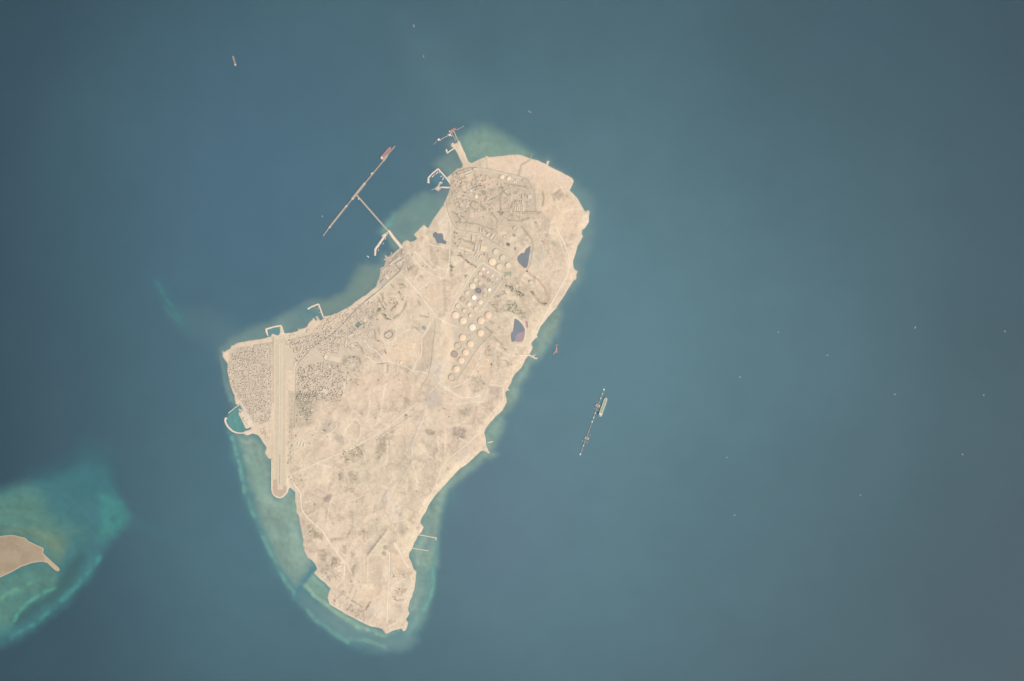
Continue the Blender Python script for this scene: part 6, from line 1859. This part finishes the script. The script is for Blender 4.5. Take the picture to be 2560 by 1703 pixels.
SEA_BOATS = [('R 424,147', 21, .3, 'small white boat in the eastern sea, farthest north of the western pair'),
             ('R 1417,113', 26, 1.4, 'small white boat near the upper middle of the eastern sea'),
             ('R 2069,141', 24, -.4, 'small white boat closest to the right edge'),
             ('R 780,314', 22, .2, 'small white boat southeast of the northern white boat'),
             ('R 145,473', 22, .1, 'small white boat nearest the island in the eastern sea'),
             ('R 1270,598', 22, .2, 'small white boat in the centre of the eastern sea'),
             ('R 1915,605', 22, 1.9, 'dim small boat alone far out in the eastern sea'),
             ('R 50,1056', 22, .3, 'small white boat east of the offshore terminal'),
             ('R 1762,1034', 24, -.5, 'small pale boat low near the right edge'),
             ('R 1020,1330', 22, -.4, 'small pale boat in the lower middle of the eastern sea'),
             ('R 106,1476', 22, .4, 'small white boat farthest south in the eastern sea'),
             ('B 152,1185', 22, -1.0, 'faint small boat west of the T-shaped terminal')]
for s, L, rz, lab in SEA_BOATS:
    boat(P(s)[0], L * 1.25, rz, lab)
HB = [('A 200,660', 60, .8, 'grey workboat moored inside the bend of the northwestern harbour'), ('A 215,645', 46, .8, 'second grey workboat beside the largest one in the northwestern harbour'),
      ('A 247,622', 52, .9, 'white workboat at the top of the northwestern harbour'), ('A 275,618', 40, -.9, 'grey launch near the top of the northwestern harbour'), ('A 298,663', 36, .2, 'white launch moored to the inner arm of the northwestern harbour'),
      ('A 318,690', 60, 1.2, 'grey ferry moored to the inner arm of the northwestern harbour'), ('A 285,735', 46, .4, 'pale workboat beside the square quay'),
      ('C 375,335', 34, 1.0, 'white launch at the inner side of the hooked mole'), ('C 118,600', 44, -.7, 'white tug off the tip of the hooked mole'), ('C 272,500', 40, 1.1, 'grey barge alongside the end of the hooked mole'),
      ('C 345,405', 34, 1.0, 'grey barge alongside the middle of the hooked mole'),
      ('F 1505,182', 34, 1.2, 'fishing boat, upper one moored in the second town harbour'), ('F 1535,235', 40, 1.2, 'fishing boat, lower one moored in the second town harbour'), ('F 1400,170', 34, .4, 'fishing boat under the arm of the second town harbour'), ('F 1440,160', 30, .4, 'small dinghy under the arm of the second town harbour'),
      ('G 345,345', 44, -1.1, 'fishing boat at the western harbour quay'), ('G 362,372', 40, -1.1, 'fishing boat just south of another at the western harbour quay'),
      ('G 275,425', 16, .3, 'faint dinghy in the middle of the western harbour basin')]
for s, L, rz, lab in HB:
    boat(P(s)[0], L, rz, lab, rgb=(200, 192, 184) if 'grey' in lab or 'fishing' in lab else (236, 230, 220))


# ------------------------------------------------------------------ gas flares
def flame_mat():
    m = bpy.data.materials.new('flare_flame')
    m.use_nodes = True
    nt = m.node_tree
    nt.nodes.remove(nt.nodes['Principled BSDF'])
    e = nt.nodes.new('ShaderNodeEmission')
    g = nt.nodes.new('ShaderNodeNewGeometry')
    n = nt.nodes.new('ShaderNodeTexNoise')
    n.inputs['Scale'].default_value = .15
    nt.links.new(g.outputs['Position'], n.inputs['Vector'])
    r = nt.nodes.new('ShaderNodeValToRGB')
    r.color_ramp.elements[0].color = (1, .16, .06, 1)
    r.color_ramp.elements[1].color = (1, .5, .3, 1)
    nt.links.new(n.outputs['Fac'], r.inputs[0])
    nt.links.new(r.outputs[0], e.inputs['Color'])
    e.inputs['Strength'].default_value = 1.0
    nt.links.new(e.outputs[0], nt.nodes['Material Output'].inputs['Surface'])
    return m


FLAME = flame_mat()
for s, lab in (('A 1437,1222', 'orange flame of the gas flare north of the grey pond'), ('A 1517,1447', 'orange flame of the gas flare northeast of the grey pond'), ('I 1508,382', 'orange flame of the gas flare on the southeastern plain')):
    p = P(s)[0]
    x, y = W([p])[0]
    t = root('flare_stack', x, y, float(zat(*p)), label=lab, cat='gas flare')
    MB().cyl(0, 0, 1.2, -2, 40, 8, .8).build('stack', STEEL, t)
    MB().box(0, 0, 9, 9, -2, 2).build('base', DECK, t)
    fl = MB()
    rr = np.random.default_rng(5)
    rings = [(3, 40), (6, 45), (8, 52), (6.5, 60), (3.5, 68)]
    for k_, (r_, z_) in enumerate(rings):
        fl.v += [(r_ * math.cos(a) * rr.uniform(.8, 1.2) - k_ * 1.5, r_ * math.sin(a) * rr.uniform(.8, 1.2) + k_, z_) for a in np.linspace(0, 6.283, 9)[:-1]]
    fl.v.append((-8, 6, 76))
    for k_ in range(4):
        for i in range(8):
            fl.f.append((k_ * 8 + i, k_ * 8 + (i + 1) % 8, k_ * 8 + 8 + (i + 1) % 8, k_ * 8 + 8 + i))
    fl.f += [(32 + i, 32 + (i + 1) % 8, 40) for i in range(8)]
    fl.build('flame', FLAME, t)

# ------------------------------------------------------------------ the hazy air over everything
hm = MB().box(0, 0, 130000, 130000, -25, ALT + 60)
haze_m = bpy.data.materials.new('haze')
haze_m.use_nodes = True
hn = haze_m.node_tree
hn.nodes.remove(hn.nodes['Principled BSDF'])
pv = hn.nodes.new('ShaderNodeVolumePrincipled')
pv.inputs['Color'].default_value = (.68, .87, 1, 1)
pv.inputs['Density'].default_value = HAZE_TAU / ALT
hn.links.new(pv.outputs[0], hn.nodes['Material Output'].inputs['Volume'])
hz_o = hm.build('haze', haze_m)
tag(hz_o, 'thin pale blue haze filling the air over the sea', 'haze', kind='stuff')
